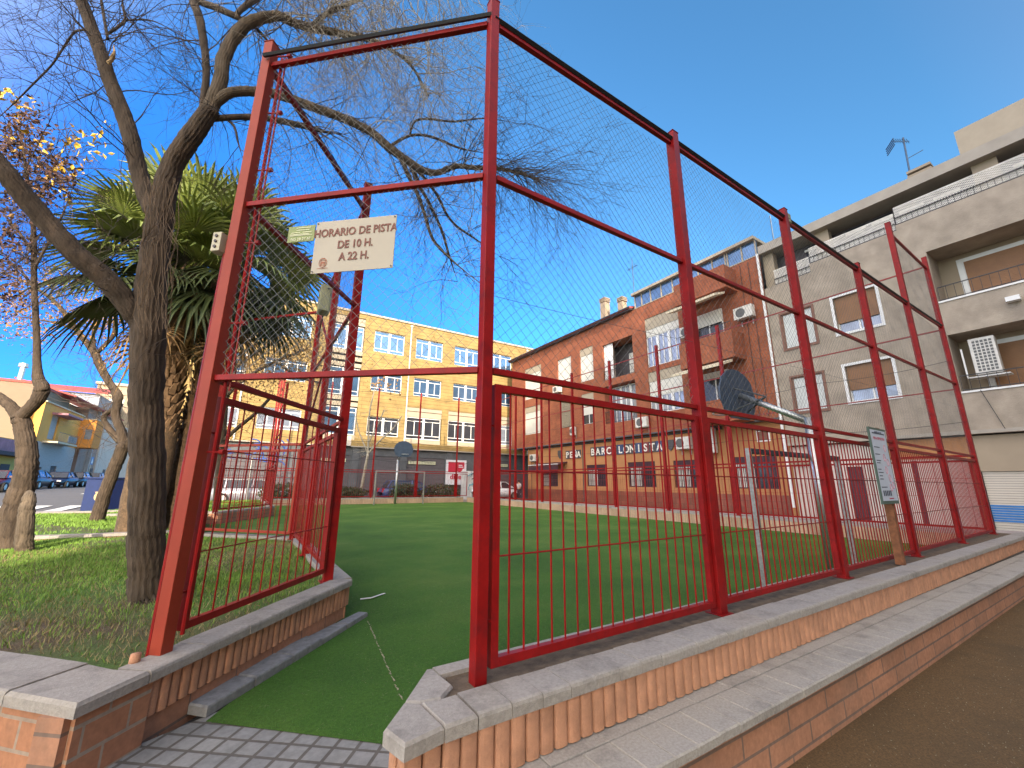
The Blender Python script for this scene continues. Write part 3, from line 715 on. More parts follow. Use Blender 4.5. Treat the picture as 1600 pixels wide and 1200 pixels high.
for z in (1.5, 2.38, 3.0, 3.62, 4.15, 4.72):
    m.tube([A+dd*.05+nn*.02+Vector((0,0,z)), A+dd*.15+nn*.03+Vector((0,0,z))], .007, 6); m.cyl(A+dd*.15+nn*.03+Vector((0,0,z)), dd, .017, .03, 8)
m.tube([A+dd*.09+nn*.03+Vector((0,0,.45)), A+dd*.09+nn*.03+Vector((0,0,4.7))], .012, 7)
m.tube([A+dd*.125+nn*.03+Vector((0,0,1.9)), A+dd*.125+nn*.03+Vector((0,0,4.7))], .007, 6)
m.obj('tension_bar', 'red_paint', pf)
sf = empty('side_fence', C1, 'red fence running from the entrance post along the lawn edge, bar panels with netting above', 'fence')
post(sf, C1, ZC-.02, 5.0, .09); post(sf, C2, ZC-.02, 4.75, .09); post(sf, C3, ZC-.02, 4.85, .09)
for p, q in ((A,C1),(C1,C2),(C2,C3)):
    ztp = 4.62 if p is A else 4.72
    g = .09 if p is A else .07
    rail(sf, p, q, ztp, .038); rail(sf, p, q, 3.33, .038); rail(sf, p, q, 1.985, .038)
    panel(sf, p, q, .44, 1.88, gap=.12 if p is A else g, rods=(.88,1.52) if p is A else (1.05,))
    chain(sf, p, q, 2.0, ztp, seed=21, r=.0013)
    cable(sf, [(p.x,p.y,ztp+.04),(q.x,q.y,ztp+.04)], .010, name='cable_sleeve')
for a, b in (((C2.x,C2.y,3.3),(C3.x,C3.y,4.6)),((C3.x,C3.y,2.1),(C2.x,C2.y,3.3))):
    m = MB(); m.bar(a, b, .03); m.obj('brace', 'red_paint', sf)
# alcove of the second entrance
af = empty('alcove_fence', D1, 'red bar fence panels round the second entrance on the left of the turf', 'fence')
post(af, D1, ZC, 4.6, .09, mat='red_paint'); post(af, D2, ZC, 4.6, .1)
rail(af, C3, D1, 1.99, .045, mat='orange_red_paint'); panel(af, C3, D1, .42, 1.9, frame='orange_red_paint', gap=.07)
rail(af, C3, D1, 4.6, .045)
rail(af, D1, D2, 4.5, .045); rail(af, D1, D2, 2.1, .045); panel(af, D1, D1+Vector((0,2.1,0)), .42, 1.9, rods=(.8,1.1,1.4)); panel(af, D2-Vector((0,1.6,0)), D2, .42, 1.9, rods=(1.1,))
rail(af, D2, Q, 4.6, .045); rail(af, D2, Q, 2.1, .045); panel(af, D2, Q, .42, 1.75, rods=(1.1,), rr=.005)
lf = empty('side_fence', Q, 'distant part of the red side fence between the far planter and the far end', 'fence')
ql = [Q, Vector((1.05,22.0,0)), Vector((1.05,24.6,0))]
for i, p in enumerate(ql):
    post(lf, p, ZC, 5.4 if i == 0 else 6.6, .1)
    q = (ql+[FL])[i+1]; rail(lf, p, q, 2.0, .045); panel(lf, p, q, .42, 1.9, rods=(1.1,), step=.12)
    for z in (3.3, 4.6): rail(lf, p, q, z, .04)
fe = empty('end_fence', FL, 'red fence with tall thin posts across the far end of the turf', 'fence')
fxp = [1.05, 3.95, 6.85, 9.75, 12.65]
FPP = [Vector((x, YF, 0)) for x in fxp]
for p in FPP: post(fe, p, ZC, 7.4, .085)
for p, q in zip(FPP, FPP[1:]+[FR]):
    rail(fe, p, q, 2.05, .045); panel(fe, p, q, .42, 1.95, rods=(1.0,), rr=.004, step=.12)
for z, s in ((2.75,.12),(3.9,.1),(5.5,.15),(7.2,.18)):
    cable(fe, [(p.x,p.y-.05,z) for p in FPP+[FR]], .012, 'black_cable', 'net_cable', s)
rf = empty('side_fence', FR, 'tall red fence along the right side of the turf in front of the orange facade', 'fence')
ry = [5.15+2.65*i for i in range(9)]
RP = [P6]+[Vector((XR,y,0)) for y in ry]
for p in RP[1:]: post(rf, p, ZC, 6.86 if p.y < 26 else 7.4, .10)
for p, q in zip(RP[:-1], RP[1:]):
    rail(rf, p, q, 1.99, .05); panel(rf, p, q, .42, 1.9, rods=(1.1,1.5), rr=.0045)
    rail(rf, p, q, 6.62, .035, mat='red_wire'); rail(rf, p, q, 4.95, .035, mat='red_wire'); rail(rf, p, q, 3.5, .03, mat='red_wire')
    for z, s in ((2.75,.05),(4.2,.08)): cable(rf, [(p.x+.06,p.y,z),(q.x+.06,q.y,z)], .006, name='net_cable', sag=s)
# ================================================================ SIGNS AND BOXES ON THE FENCE
def on_AB(s, z, o=-.012):       # point on the entrance frame plane, o towards the camera side when negative
    return A+dd*s-nn*(-o)*1.0*(-1 if False else 1)+Vector((0,0,z))
tc = -nn     # normal towards the camera
def sign_board(name, s0, s1, z0, z1, mat, label, skew=0, off=.03):
    p = A+tc*off
    m = MB(); c = [p+dd*s0+Vector((0,0,z0)), p+dd*s1+Vector((0,0,z0+skew)), p+dd*s1+Vector((0,0,z1+skew)), p+dd*s0+Vector((0,0,z1))]
    m.hexa([c[0], c[0]-tc*.006, c[1]-tc*.006, c[1], c[3], c[3]-tc*.006, c[2]-tc*.006, c[2]])
    e = empty(name, c[0], label, 'sign'); m.obj('board', mat, e, bevel=.001); return e
hs = sign_board('notice_sign', .650, 1.237, 2.682, 3.076, 'sign_cream', 'cream opening hours sign with brown capitals hanging on the entrance netting')
F = A+tc*.033; zv = Vector((0,0,1))
for s_, z_, t_ in ((.945,2.955,'HORARIO DE PISTA'),(.955,2.857,'DE 10 H.'),(.955,2.765,'A 22 H.')):
    text(t_, .082, F+dd*s_+zv*z_, dd, zv, 'sign_brown', hs, bold=.0018, sx=.84, depth=.001)
m = MB()
for a0, a1, b0, b1 in ((.716,.752,2.735,2.737),(.716,.718,2.737,2.775),(.750,.752,2.737,2.775),(.716,.752,2.775,2.777),(.722,.726,2.742,2.762),(.742,.746,2.742,2.762),(.722,.746,2.762,2.766),(.731,.737,2.745,2.762)):
    p = F; m.hexa([p+dd*a0+zv*b0, p+dd*a0+zv*b0-tc*.003, p+dd*a1+zv*b0-tc*.003, p+dd*a1+zv*b0, p+dd*a0+zv*b1, p+dd*a0+zv*b1-tc*.003, p+dd*a1+zv*b1-tc*.003, p+dd*a1+zv*b1])
m.tube([F+dd*(.734+.028*math.sin(t))+zv*(2.757+.034*math.cos(t)) for t in [2.2*math.pi*k/20-3.4 for k in range(21)]], .0016, 4)
for k in range(5): m.cyl(F+dd*(.722+.006*k)+zv*2.787, tc, .0025, .003, 6)
m.obj('crest', 'crest_red', hs)
text('AYUNTAMIENTO', .010, F+dd*.734+zv*2.712, dd, zv, 'crest_red', hs, depth=.0005)
m = MB()
for s_, z_ in ((.662,2.695),(1.225,2.695),(.662,3.062),(1.225,3.062)): m.cyl(F+dd*s_+zv*z_, tc, .005, .006, 8)
m.obj('fixings', 'dark_steel', hs)
gs = sign_board('notice_sign', .437, .640, 2.935, 3.060, 'sign_green', 'small faded green plate with a phone number left of the cream sign')
text('965 28 27 68', .030, F+dd*.540+zv*2.945, dd, zv, 'sign_pale', gs, depth=.0006, bold=.0004, sx=.95)
m = MB()
for b0, a0, a1 in ((2.982,.455,.625),(2.990,.455,.60),(3.004,.462,.53),(3.004,.55,.62),(3.022,.50,.60),(3.040,.50,.61)):
    m.hexa([F+dd*a0+zv*b0, F+dd*a0+zv*b0-tc*.002, F+dd*a1+zv*b0-tc*.002, F+dd*a1+zv*b0, F+dd*a0+zv*(b0+.005), F+dd*a0+zv*(b0+.005)-tc*.002, F+dd*a1+zv*(b0+.005)-tc*.002, F+dd*a1+zv*(b0+.005)])
m.obj('fine_print', 'sign_pale', gs)
# switch box on the corner post
e = empty('switch_box', A-dd*.10+zv*2.93, 'small beige switch box with three round buttons on the left of the corner post', 'switch box')
m = MB(); c = A-dd*.105+tc*.02+zv*2.98; m.hexa([c+dd*x+tc*y+zv*z for z in (-.075,.075) for x, y in ((-.035,.04),(.035,.04),(.035,-.03),(-.035,-.03))]); m.obj('case', 'box_beige', e, bevel=.005)
m = MB()
for z in (-.042,0,.042): m.cyl(c+tc*.043+zv*z, tc, .011, .012, 12)
m.obj('button', 'recess_dark', e)
e = empty('junction_box', (.8,7.8,4.4), 'greenish square junction box high on the second post of the side fence', 'junction box')
bp = PX(508,470,.80); m = MB(); m.box(bp.x-.1,bp.x+.08,bp.y-.16,bp.y+.12,bp.z-.24,bp.z+.24); m.obj('case', 'box_green', e, bevel=.012)
m = MB(); m.tube([(C2.x-.03,C2.y,4.3),(bp.x,bp.y-.1,bp.z+.2)], .01, 6); m.tube([(bp.x,bp.y,bp.z-.2),(.85,8.3,4.0)], .01, 6); m.obj('conduit', 'black_cable', e)
# rules board on a rusty post on the wall coping
p = PZ(1400,880,.36); p = Vector((7.12,fy(7.12)-.13,.36))
e = empty('rules_sign', p, 'tall white rules board with small print on a rust brown post outside the fence', 'sign')
m = MB(); m.bar(p, p+zv*1.72, .085, .085, (1,0,0)); m.obj('post', 'rust_post', e, bevel=.004)
u = Vector((.86,.0,0)); u = Vector((1,.0195,0)).normalized(); nb = Vector((u.y,-u.x,0)); z0, z1 = 1.10, 2.06; hw = .30
c0 = p+nb*.05
def brd(m, a0, a1, b0, b1, d0, d1): m.hexa([c0+u*a+nb*d+zv*(b-p.z) for b in (b0,b1) for a, d in ((a0,d1),(a1,d1),(a1,d0),(a0,d0))])
cx0 = -.46
m = MB(); brd(m, cx0, cx0+.60, z0, z1, 0, .02); m.obj('board_frame', 'board_green', e)
m = MB(); brd(m, cx0+.03, cx0+.57, z0+.04, z1-.03, .0205, .0225); m.obj('panel_sheet', 'board_white', e)
m = MB(); r2 = random.Random(4)
for z in (1.98,): brd(m, cx0+.08, cx0+.52, z, z+.016, .023, .0245)
for z, l in ((1.80,.2),(1.71,.17),(1.63,.15),(1.60,.12),(1.52,.1),(1.48,.14),(1.44,.11),(1.40,.12),(1.30,.2)):
    x = cx0+.06
    while x < cx0+.06+l: w = r2.uniform(.01,.03); brd(m, x, x+w, z, z+.012, .023, .0245); x += w+.008
for k in range(5): brd(m, cx0+.08+.062*k, cx0+.12+.062*k, 1.20, 1.265, .023, .0245)
m.obj('print', 'ink_dark', e)
text('NORMAS DE USO', .034, c0+u*(cx0+.30)+nb*.0235+zv*(2.0-p.z-.005+.0), u, zv, 'ink_dark', e, depth=.0005)
text('PISTA DEPORTIVA', .05, c0+u*(cx0+.30)+nb*.0235+zv*(1.905-p.z), u, zv, 'ink_red', e, depth=.0005, bold=.001)
m = MB()
for k, (x, z) in enumerate(((.44,1.80),(.36,1.68),(.46,1.62),(.35,1.52),(.42,1.42),(.5,1.33),(.40,1.3))):
    q = c0+u*(cx0+x)+nb*.0235+zv*(z-p.z); m.tube([q+u*math.cos(t)*.035+zv*math.sin(t)*.045 for t in [6.3*j/12 for j in range(13)]], .004, 4)
m.obj('drawings', 'ink_pink', e)
text('Ayuntamiento', .03, c0+u*(cx0+.34)+nb*.0235+zv*(1.16-p.z), u, zv, 'ink_red', e, depth=.0005)
# ================================================================ GOALS AND HOOPS
def goal(loc, label, mat, w=2.95, h=1.83, depth=.8, inward=-1, bar=None):
    e = empty('goal', (loc[0],loc[1],0), label, 'goal')
    for s in (0, 1):
        m = MB(); m.bar((loc[0]+s*w,loc[1],0), (loc[0]+s*w,loc[1],h), .075, .075, (1,0,0)); m.obj('goalpost', mat, e, bevel=.008)
    m = MB(); m.bar((loc[0]+.038,loc[1],h-.0375), (loc[0]+w-.038,loc[1],h-.0375), .075, .075); m.obj('crossbar', bar or mat, e, bevel=.008)
    return e
g1 = goal((6.03,3.22), 'near steel goal frame with a dark crossbar just inside the front fence', 'worn_steel', bar='dark_steel')
g2 = goal((6.72,25.9), 'far white steel goal frame at the end of the turf', 'galvanised', w=3.05, h=2.0)
m = MB()
for s in (0,3.05): m.tube([(6.72+s,25.9,.7),(6.72+s,26.35,.35)], .02, 6)
m.obj('stay', 'galvanised', g2)
def hoop(loc, label, reach, sgn, top=2.62, armz=3.05):
    e = empty('basketball_hoop', (loc[0],loc[1],0), label, 'basketball hoop'); x, y = loc
    m = MB(); m.cyl((x,y,top/2), (0,0,1), .075, top, 20); m.obj('pole', 'galvanised', e, smooth=True)
    m = MB(); yb = y+sgn*reach; m.tube([(x,y,top-.06),(x,y+sgn*reach*.97,armz)], .055, 14); m.obj('arm', 'galvanised', e, smooth=True)
    m = MB()
    for dx in (-.22,.22):
        for dz in (-.3,.12): m.tube([(x,yb-sgn*.5,armz-.1),(x+dx,yb-sgn*.03,armz+dz)], .014, 6)
    m.obj('bracket', 'dark_steel', e)
    # fan-shaped steel backboard
    m = MB(); zb = armz; pr = [(-.30,-.45),(.30,-.45),(.48,-.36),(.60,-.12),(.60,.08),(.50,.32),(.30,.46),(.1,.52),(-.1,.52),(-.30,.46),(-.50,.32),(-.60,.08),(-.60,-.12),(-.48,-.36)]
    n = len(pr); vs = [(x+a,yb,zb+b) for a,b in pr]+[(x+a,yb+sgn*.02,zb+b) for a,b in pr]
    m.add(vs, [tuple(range(n)), tuple(reversed(range(n,2*n)))]+[(i,(i+1)%n,(i+1)%n+n,i+n) for i in range(n)])
    m.obj('backboard', 'mesh_steel', e)
    m = MB(); zr = zb-.30; c = Vector((x, yb+sgn*.30, zr)); m.tube([c+Vector((math.cos(t)*.225,math.sin(t)*.225,0)) for t in [6.2832*k/20 for k in range(21)]], .011, 6); m.bar((x,yb+sgn*.02,zr),(x,yb+sgn*.09,zr),.1,.02)
    m.obj('rim', 'galvanised', e, smooth=True)
    return e
hoop((7.85,3.12), 'near basketball hoop with a dark fan backboard on a sloping steel arm', 1.12, 1, 2.42, 2.99)
hoop((8.15,26.4), 'far basketball hoop with a round grey backboard behind the far goal', 1.0, -1, 2.75, 3.30)
# ================================================================ BUILDINGS
def bpart(e, name, mat, fn, bevel=0):
    m = MB(); fn(m); return m.obj(name, mat, e, bevel=bevel)
def alu_window(e, pl, u0, u1, z0, z1, d=.12, glass='glass_blue', halves=2, tr=(.16,.15), frame='white_frame'):
    """window with reveals already cut; frame bars and one glass sheet behind them"""
    m = MB(); w = .055; t = .05
    pl.box(m, u0, u1, z0, z0+w, d, d+t); pl.box(m, u0, u1, z1-w, z1, d, d+t)
    pl.box(m, u0, u0+w, z0+w, z1-w, d, d+t); pl.box(m, u1-w, u1, z0+w, z1-w, d, d+t)
    H_ = z1-z0; ub = (u1-u0)/halves
    if halves > 1:
        for k in range(1, halves): pl.box(m, u0+ub*k-.09, u0+ub*k+.09, z0+w, z1-w, d-.01, d+t)
    for k in range(halves):
        a = u0+ub*k+.09*(k > 0); b = u0+ub*(k+1)-.09*(k < halves-1)
        if tr[0]: pl.box(m, a+.001, b-.001, z1-H_*tr[0]-w, z1-H_*tr[0], d+.003, d+t-.003)
        if tr[1]: pl.box(m, a+.001, b-.001, z0+H_*tr[1], z0+H_*tr[1]+w, d+.003, d+t-.003)
        pl.box(m, (a+b)/2-.028, (a+b)/2+.028, z0+H_*tr[1]+(w if tr[1] else w+.001), z1-H_*tr[0]-w-.001, d+.006, d+t-.006)
    f = m.obj('window', frame, e)
    m = MB(); m.add([pl.P(u0,z0,d+.03),pl.P(u1,z0,d+.03),pl.P(u1,z1,d+.03),pl.P(u0,z1,d+.03)], [(0,1,2,3)])
    m.obj('pane', glass, f); return f
def shutter_window(e, pl, u0, u1, z0, z1, drop=1.0, mat='shutter_white', frame='white_frame', glass='glass_dark', d=.14, trim=None, tw=.1, lintel=None):
    m = MB(); w = .05
    pl.box(m, u0, u1, z0, z0+w, d, d+.05); pl.box(m, u0, u1, z1-w, z1, d, d+.05); pl.box(m, u0, u0+w, z0+w, z1-w, d, d+.05); pl.box(m, u1-w, u1, z0+w, z1-w, d, d+.05)
    pl.box(m, (u0+u1)/2-.03, (u0+u1)/2+.03, z0+w, z1-w, d+.003, d+.045)
    if trim:
        pl.box(m, u0-tw, u0-.002, z0-tw, z1+tw, -.03, .02); pl.box(m, u1+.002, u1+tw, z0-tw, z1+tw, -.03, .02); pl.box(m, u0-.002, u1+.002, z1+.002, z1+tw, -.03, .02); pl.box(m, u0-.002, u1+.002, z0-tw, z0-.002, -.045, .02)
    f = m.obj('window', frame, e)
    m = MB(); m.add([pl.P(u0,z0,d+.035),pl.P(u1,z0,d+.035),pl.P(u1,z1,d+.035),pl.P(u0,z1,d+.035)], [(0,1,2,3)]); m.obj('pane', glass, f)
    if drop > 0:
        m = MB(); zb = z1-(z1-z0)*drop; z = zb; 
        while z < z1-.01: pl.box(m, u0+.02, u1-.02, z, min(z+.045, z1), d-.05, d-.03); z += .05
        pl.box(m, u0+.02, u1-.02, zb, z1, d-.032, d-.02); m.obj('shutter', mat, f)
    return f
def ac_unit(pl, u, z, label, w=.85, h=.6, d0=-.42, cat='air conditioner', name='air_conditioner', vertical=False):
    e = empty(name, pl.P(u, z, d0), label, cat)
    m = MB(); pl.box(m, u-w/2, u+w/2, z, z+h, d0, -.1); m.obj('case', 'ac_white', e, bevel=.02)
    m = MB(); c = Vector(pl.P(u+w*.12*(1 if pl.a == 'x' else 1), z+h/2, d0-.004)); n = Vector(pl.P(0,0,-1))-Vector(pl.P(0,0,0))
    rr = min(w,h)*.38
    m.cyl(c, n, rr, .012, 20); m.obj('fan_grille', 'ac_grille', e)
    m = MB()
    for s in (-.3,.3): pl.box(m, u+s*w-.02, u+s*w+.02, z-.05, z-.002, d0+.05, -.003); pl.box(m, u+s*w-.02, u+s*w+.02, z-.3, z-.052, -.05, -.003)
    m.obj('bracket', 'worn_steel', e); return e
# ---- yellow school-like building across the street
YP = Pl('y', 33.0)
yb = empty('apartment_building', (8,33,0), 'long flat roofed yellow building with bands of blue windows and a dark ground floor', 'building')
cols = [(7.55,10.05),(11.08,13.55),(14.70,17.20),(18.30,20.80)]
bays = [(10.64,13.75),(14.34,17.42),(18.0,21.1)]
holes = []
for a, b in cols: holes += [(a,b,11.68,13.48,.16),(a,b,8.42,9.98,.16)]
holes.append((7.55,10.05,4.85,6.36,.16))
for a, b in bays: holes.append((a,b,4.42,7.42,.18))
holes.append((4.15,6.75,4.42,14.25,.2))
for a, b in ((.2,2.9),(-3.6,-.9)):
    for c, d in ((4.85,6.36),(8.42,9.98),(11.68,13.48)): holes.append((a,b,c,d,.16))
m = MB(); wall(m, YP, -4.9, 26, 3.98, 14.62, holes); m.obj('upper_wall', 'yellow_cladding', yb)
m = MB(); YP.box(m, -4.89, 26, .0, 14.6, .62, 12); m.obj('building_core', 'recess_dark', yb)
m = MB(); YP.box(m, -4.98, 26, 14.62, 14.78, -.10, 12.1); m.obj('roof', 'concrete_band', yb)
m = MB(); YP.box(m, -4.92, 26, 3.90, 3.979, -.03, .7); m.obj('ledge', 'concrete_band', yb)
for a, b in cols:
    alu_window(yb, YP, a, b, 11.68, 13.48); alu_window(yb, YP, a, b, 8.42, 9.98)
alu_window(yb, YP, 7.55, 10.05, 4.85, 6.36, glass='glass_dark')
for a, b in ((.2,2.9),(-3.6,-.9)):
    for c, d in ((4.85,6.36),(8.42,9.98),(11.68,13.48)): alu_window(yb, YP, a, b, c, d, glass='glass_sheen' if c < 5 else 'glass_blue')
for a, b in bays:
    for q_ in ((4.42,4.80,.17),(6.62,7.06,.12),(7.10,7.42,.06)): m = MB(); YP.box(m, a, b, q_[0], q_[1], q_[2], .3); m.obj('infill_panel', 'cream_panel', yb)
    alu_window(yb, YP, a+.05, b-.05, 4.80, 6.60, d=.18, glass='glass_dark' if a < 17 else 'glass_sheen')
for z in (4.42, 7.0, 7.45, 10.1, 10.62, 11.12, 13.6, 13.95): m = MB(); YP.box(m, 4.15, 6.75, z, z+.32 if z not in (4.42,) else 4.8, .15 if z < 7.1 else .10, .3); m.obj('infill_panel', 'cream_panel', yb)
for c, d in ((4.82,6.9),(7.85,10.0),(11.5,13.5)): alu_window(yb, YP, 4.2, 6.7, c, d, d=.2)
m = MB(); YP.box(m, 5.3, 6.5, 3.9, 4.7, -.03, -.006); m.obj('white_panel', 'white_wall', yb)
for u in (10.55, 22.6, -.9): 
    m = MB(); q = YP.P(u, 0, -.1); m.tube([(q[0],q[1],14.45),(q[0],q[1],4.0)], .055, 8); m.cyl((q[0],q[1],14.4), (0,0,1), .11, .16, 8); m.obj('downpipe', 'ac_white', yb)
# ground floor
gh = [(7.4,10.4,.4,3.3),(11.0,14.3,.4,3.3),(17.6,21.6,.4,3.3),(3.0,6.6,.4,3.3),(-1.6,2.4,.2,3.1)]
GP = Pl('y', 33.25)
m = MB(); wall(m, GP, -4.9, 26, -.1, 3.9, [(*h,.12) for h in gh]); GP.box(m, 10.4, 10.95, 0, 3.899, -.12, 0); GP.box(m, 14.4, 14.9, 0, 3.899, -.12, 0); GP.box(m, 6.7, 7.2, 0, 3.899, -.12, 0); m.obj('ground_floor', 'dark_ground_floor', yb)
for h in gh:
    m = MB(); z = h[2]
    while z < h[3]-.02: GP.box(m, h[0], h[1], z, min(z+.28,h[3]), .07, .1); z += .30
    m.obj('metal_shutter', 'recess_dark', yb)
for u0, u1 in ((11.14,13.46),(4.55,6.3),(19.0,20.6)):
    m = MB(); GP.box(m, u0, u1, 2.78, 3.02, -.03, .07); vg = m.obj('vent_grille', 'lime_vent', yb)
    m = MB(); k = int((u1-u0)/.13)
    for j in range(1, k): GP.box(m, u0+j*.13, u0+j*.13+.035, 2.83, 2.97, -.034, -.031)
    m.obj('vent_slots', 'dark_ground_floor', vg)
e = empty('shop_sign', (14.5,33.1,1.2), 'tall red and white shop sign on the dark ground floor behind the far fence', 'sign')
m = MB(); GP.box(m, 14.35, 16.25, 1.15, 3.22, -.22, -.14); m.obj('panel', 'poster_white', e)
m = MB(); GP.box(m, 14.55, 15.4, 2.2, 3.05, -.232, -.221); GP.box(m, 15.4, 16.05, 2.5, 3.05, -.232, -.221); m.cyl(GP.P(15.6,2.52,-.226), (0,1,0), .3, .011, 20); m.obj('logo', 'poster_red', e)
m = MB(); GP.box(m, 15.5, 15.95, 2.60, 2.67, -.24, -.233); GP.box(m, 15.5, 15.85, 2.75, 2.82, -.24, -.233); m.obj('logo_lines', 'poster_white', e)
text('dide', .62, (15.25,33.0,1.62), (1,0,0), (0,0,1), 'poster_red', e, depth=.01, bold=.01)
e = empty('storage_container', (17.4,29.9,0), 'white metal street cabinet covered with grey and teal graffiti behind the far fence', 'cabinet')
m = MB(); m.box(15.2,17.9,30.6,31.8,.02,2.25); m.obj('body', 'graffiti_white', e, bevel=.02)
m = MB()
for k in range(16): m.box(15.25+k*.165,15.30+k*.165,30.57,30.6,.1,2.15)
m.obj('ribs', 'graffiti_white', e)
m = MB(); r3 = random.Random(11)
for k in range(26):
    x = 15.4+r3.random()*2.2; z = .25+r3.random()*1.7
    m.tube([(x,30.56,z),(x+r3.uniform(-.2,.3),30.56,z+r3.uniform(-.3,.3)),(x+r3.uniform(-.3,.4),30.56,z+r3.uniform(-.4,.3))], r3.uniform(.015,.05), 4)
m.obj('graffiti', 'graffiti_teal' , e)
m = MB()
for x in (15.5,15.9,16.3,16.8): m.tube([(x,30.56,1.95),(x+.18,30.55,2.1),(x+.3,30.55,1.75),(x+.05,30.55,1.6)], .045, 4)
m.obj('tag_letters', 'recess_dark', e)
# ---- red brick apartment block with the orange ground floor
XP = Pl('x', 20.0)
rb = empty('apartment_building', (20,20,0), 'red brick apartment block over an orange ground floor with tiled club lettering', 'building')
bh = [(27.05,29.5,8.40,11.2),(23.2,24.85,8.85,10.9),(20.8,22.2,8.55,11.05),(17.15,19.83,8.2,10.72,1.1),(13.7,16.1,8.25,11.4),
      (27.08,29.5,5.35,7.72),(23.41,24.62,5.42,7.55,.12),(20.9,22.17,5.42,7.62),(17.14,19.8,5.22,7.75,.7),(13.8,16.12,5.4,7.92)]
by0, by1 = 8.93, 31.6
m = MB(); wall(m, XP, by0, by1, 4.30, 12.35, [(*h,.16) if len(h) < 5 else h for h in bh]); 
XP.box(m, 13.4, 16.9, 12.351, 12.75, .001, .3) if False else None
XP.box(m, by1-.001, by1+.02, 4.3, 12.35, 0, 10); m.obj('brick_wall', 'red_brick', rb)
m = MB(); XP.box(m, by0, 29.55, .0, 4.2, 1.3, 12); XP.box(m, by0, by1-.05, 4.301, 12.3, 1.3, 12); XP.box(m, by0, by1, 4.22, 4.299, .0, 12); m.obj('building_core', 'recess_dark', rb)
m = MB()   # interior side walls around deep balconies
XP.box(m, 17.0, 17.14, 5.2, 10.75, .02, 1.25); XP.box(m, 19.84, 19.98, 5.2, 10.75, .02, 1.25); XP.box(m, 17.15, 19.83, 8.0, 8.19, .02, 1.25); m.obj('balcony_lining', 'white_wall', rb)
def slope_roof(m, u0, u1, z, ov=.35):
    a = XP.P(u0, z, -ov); m.hexa([XP.P(u0,z,-ov), XP.P(u1,z,-ov), XP.P(u1,z+1.3,5), XP.P(u0,z+1.3,5), XP.P(u0,z+.14,-ov), XP.P(u1,z+.14,-ov), XP.P(u1,z+1.44,5), XP.P(u0,z+1.44,5)])
m = MB(); slope_roof(m, 16.95, by1+.2, 12.42); m.obj('roof', 'roof_tile_red', rb)
m = MB(); XP.box(m, 16.95, by1+.15, 12.35, 12.44, -.28, .0); q = XP.P(0,12.44,-.36); m.tube([(q[0],16.95,12.5),(q[0],by1+.1,12.5)], .06, 6); m.obj('eave', 'dark_steel', rb)
# glazed roof terrace
m = MB(); XP.box(m, 9.0, 16.85, 13.24, 13.40, -.22, 3.5); XP.box(m, 9.0, 16.85, 12.351, 12.40, -.02, .1)
gy = [9.06, 9.75,10.5, 10.62, 11.35,12.2,13.05,13.9,14.7,15.5,16.2,16.75]
for y in gy: XP.box(m, y-.035, y+.035, 12.40, 13.24, .0, .07)
XP.box(m, 15.4, 17.3, 13.4, 13.75, 1.5, 4); m.obj('terrace_frame', 'cream_panel', rb)
m = MB(); XP.box(m, 9.0, 16.8, 12.4, 13.24, .03, .04); XP.box(m, 16.79, 16.8, 12.4, 13.24, .04, 3); m.obj('terrace_glazing', 'glass_blue', rb)
for y, h, w in ((20.6,2.3,.5),(18.9,1.55,.45)):
    m = MB()
    XP.box(m, y-w/2, y+w/2, 12.7, 12.7+h*.8, 1.0, 1.0+w)
    for k in range(3): XP.box(m, y-w/2-.04, y+w/2+.04, 12.7+h*.8+.06+k*.12, 12.7+h*.8+.13+k*.12, .96, 1.04+w)
    m.obj('chimney', 'stucco_beige', rb)
# windows
for (a,b,c,d), lint in (((27.05,29.5,8.40,11.2),.55),((27.08,29.5,5.35,7.72),.5),((20.8,22.2,8.55,11.05),.55),((20.9,22.17,5.42,7.62),.45),((13.7,16.1,8.25,11.4),.75),((13.8,16.12,5.4,7.92),.6),((23.2,24.85,8.85,10.9),.0)):
    if lint:
        m = MB(); XP.box(m, a, b, d-lint, d, .04, .2); m.obj('lintel_panel', 'cream_panel', rb)
    if a < 14: 
        zt_ = d-lint; sh = .45 if c > 8 else .85
        alu_window(rb, XP, a, b, c, zt_-sh, d=.10, halves=3, tr=(0,0), glass='glass_sheen')
        m = MB(); z = zt_-sh
        while z < zt_-.01: XP.box(m, a+.02, b-.02, z, min(z+.045,zt_), .07, .1); z += .05
        m.obj('shutter', 'shutter_white', rb)
    else:
        shutter_window(rb, XP, a, b, c, d-lint, drop=1.0 if not (20.5 < a < 21 and c < 6) else .62, d=.12)
m = MB()    # pierced block screen
for i in range(6):
    for j in range(9):
        y = 23.45+i*.19; z = 5.47+j*.228
        XP.box(m, y, y+.19, z, z+.045, .0, .1); XP.box(m, y, y+.04, z+.045, z+.228, .001, .099); XP.box(m, y+.08, y+.15, z+.10, z+.17, .002, .098)
m.obj('block_screen', 'cream_panel', rb)
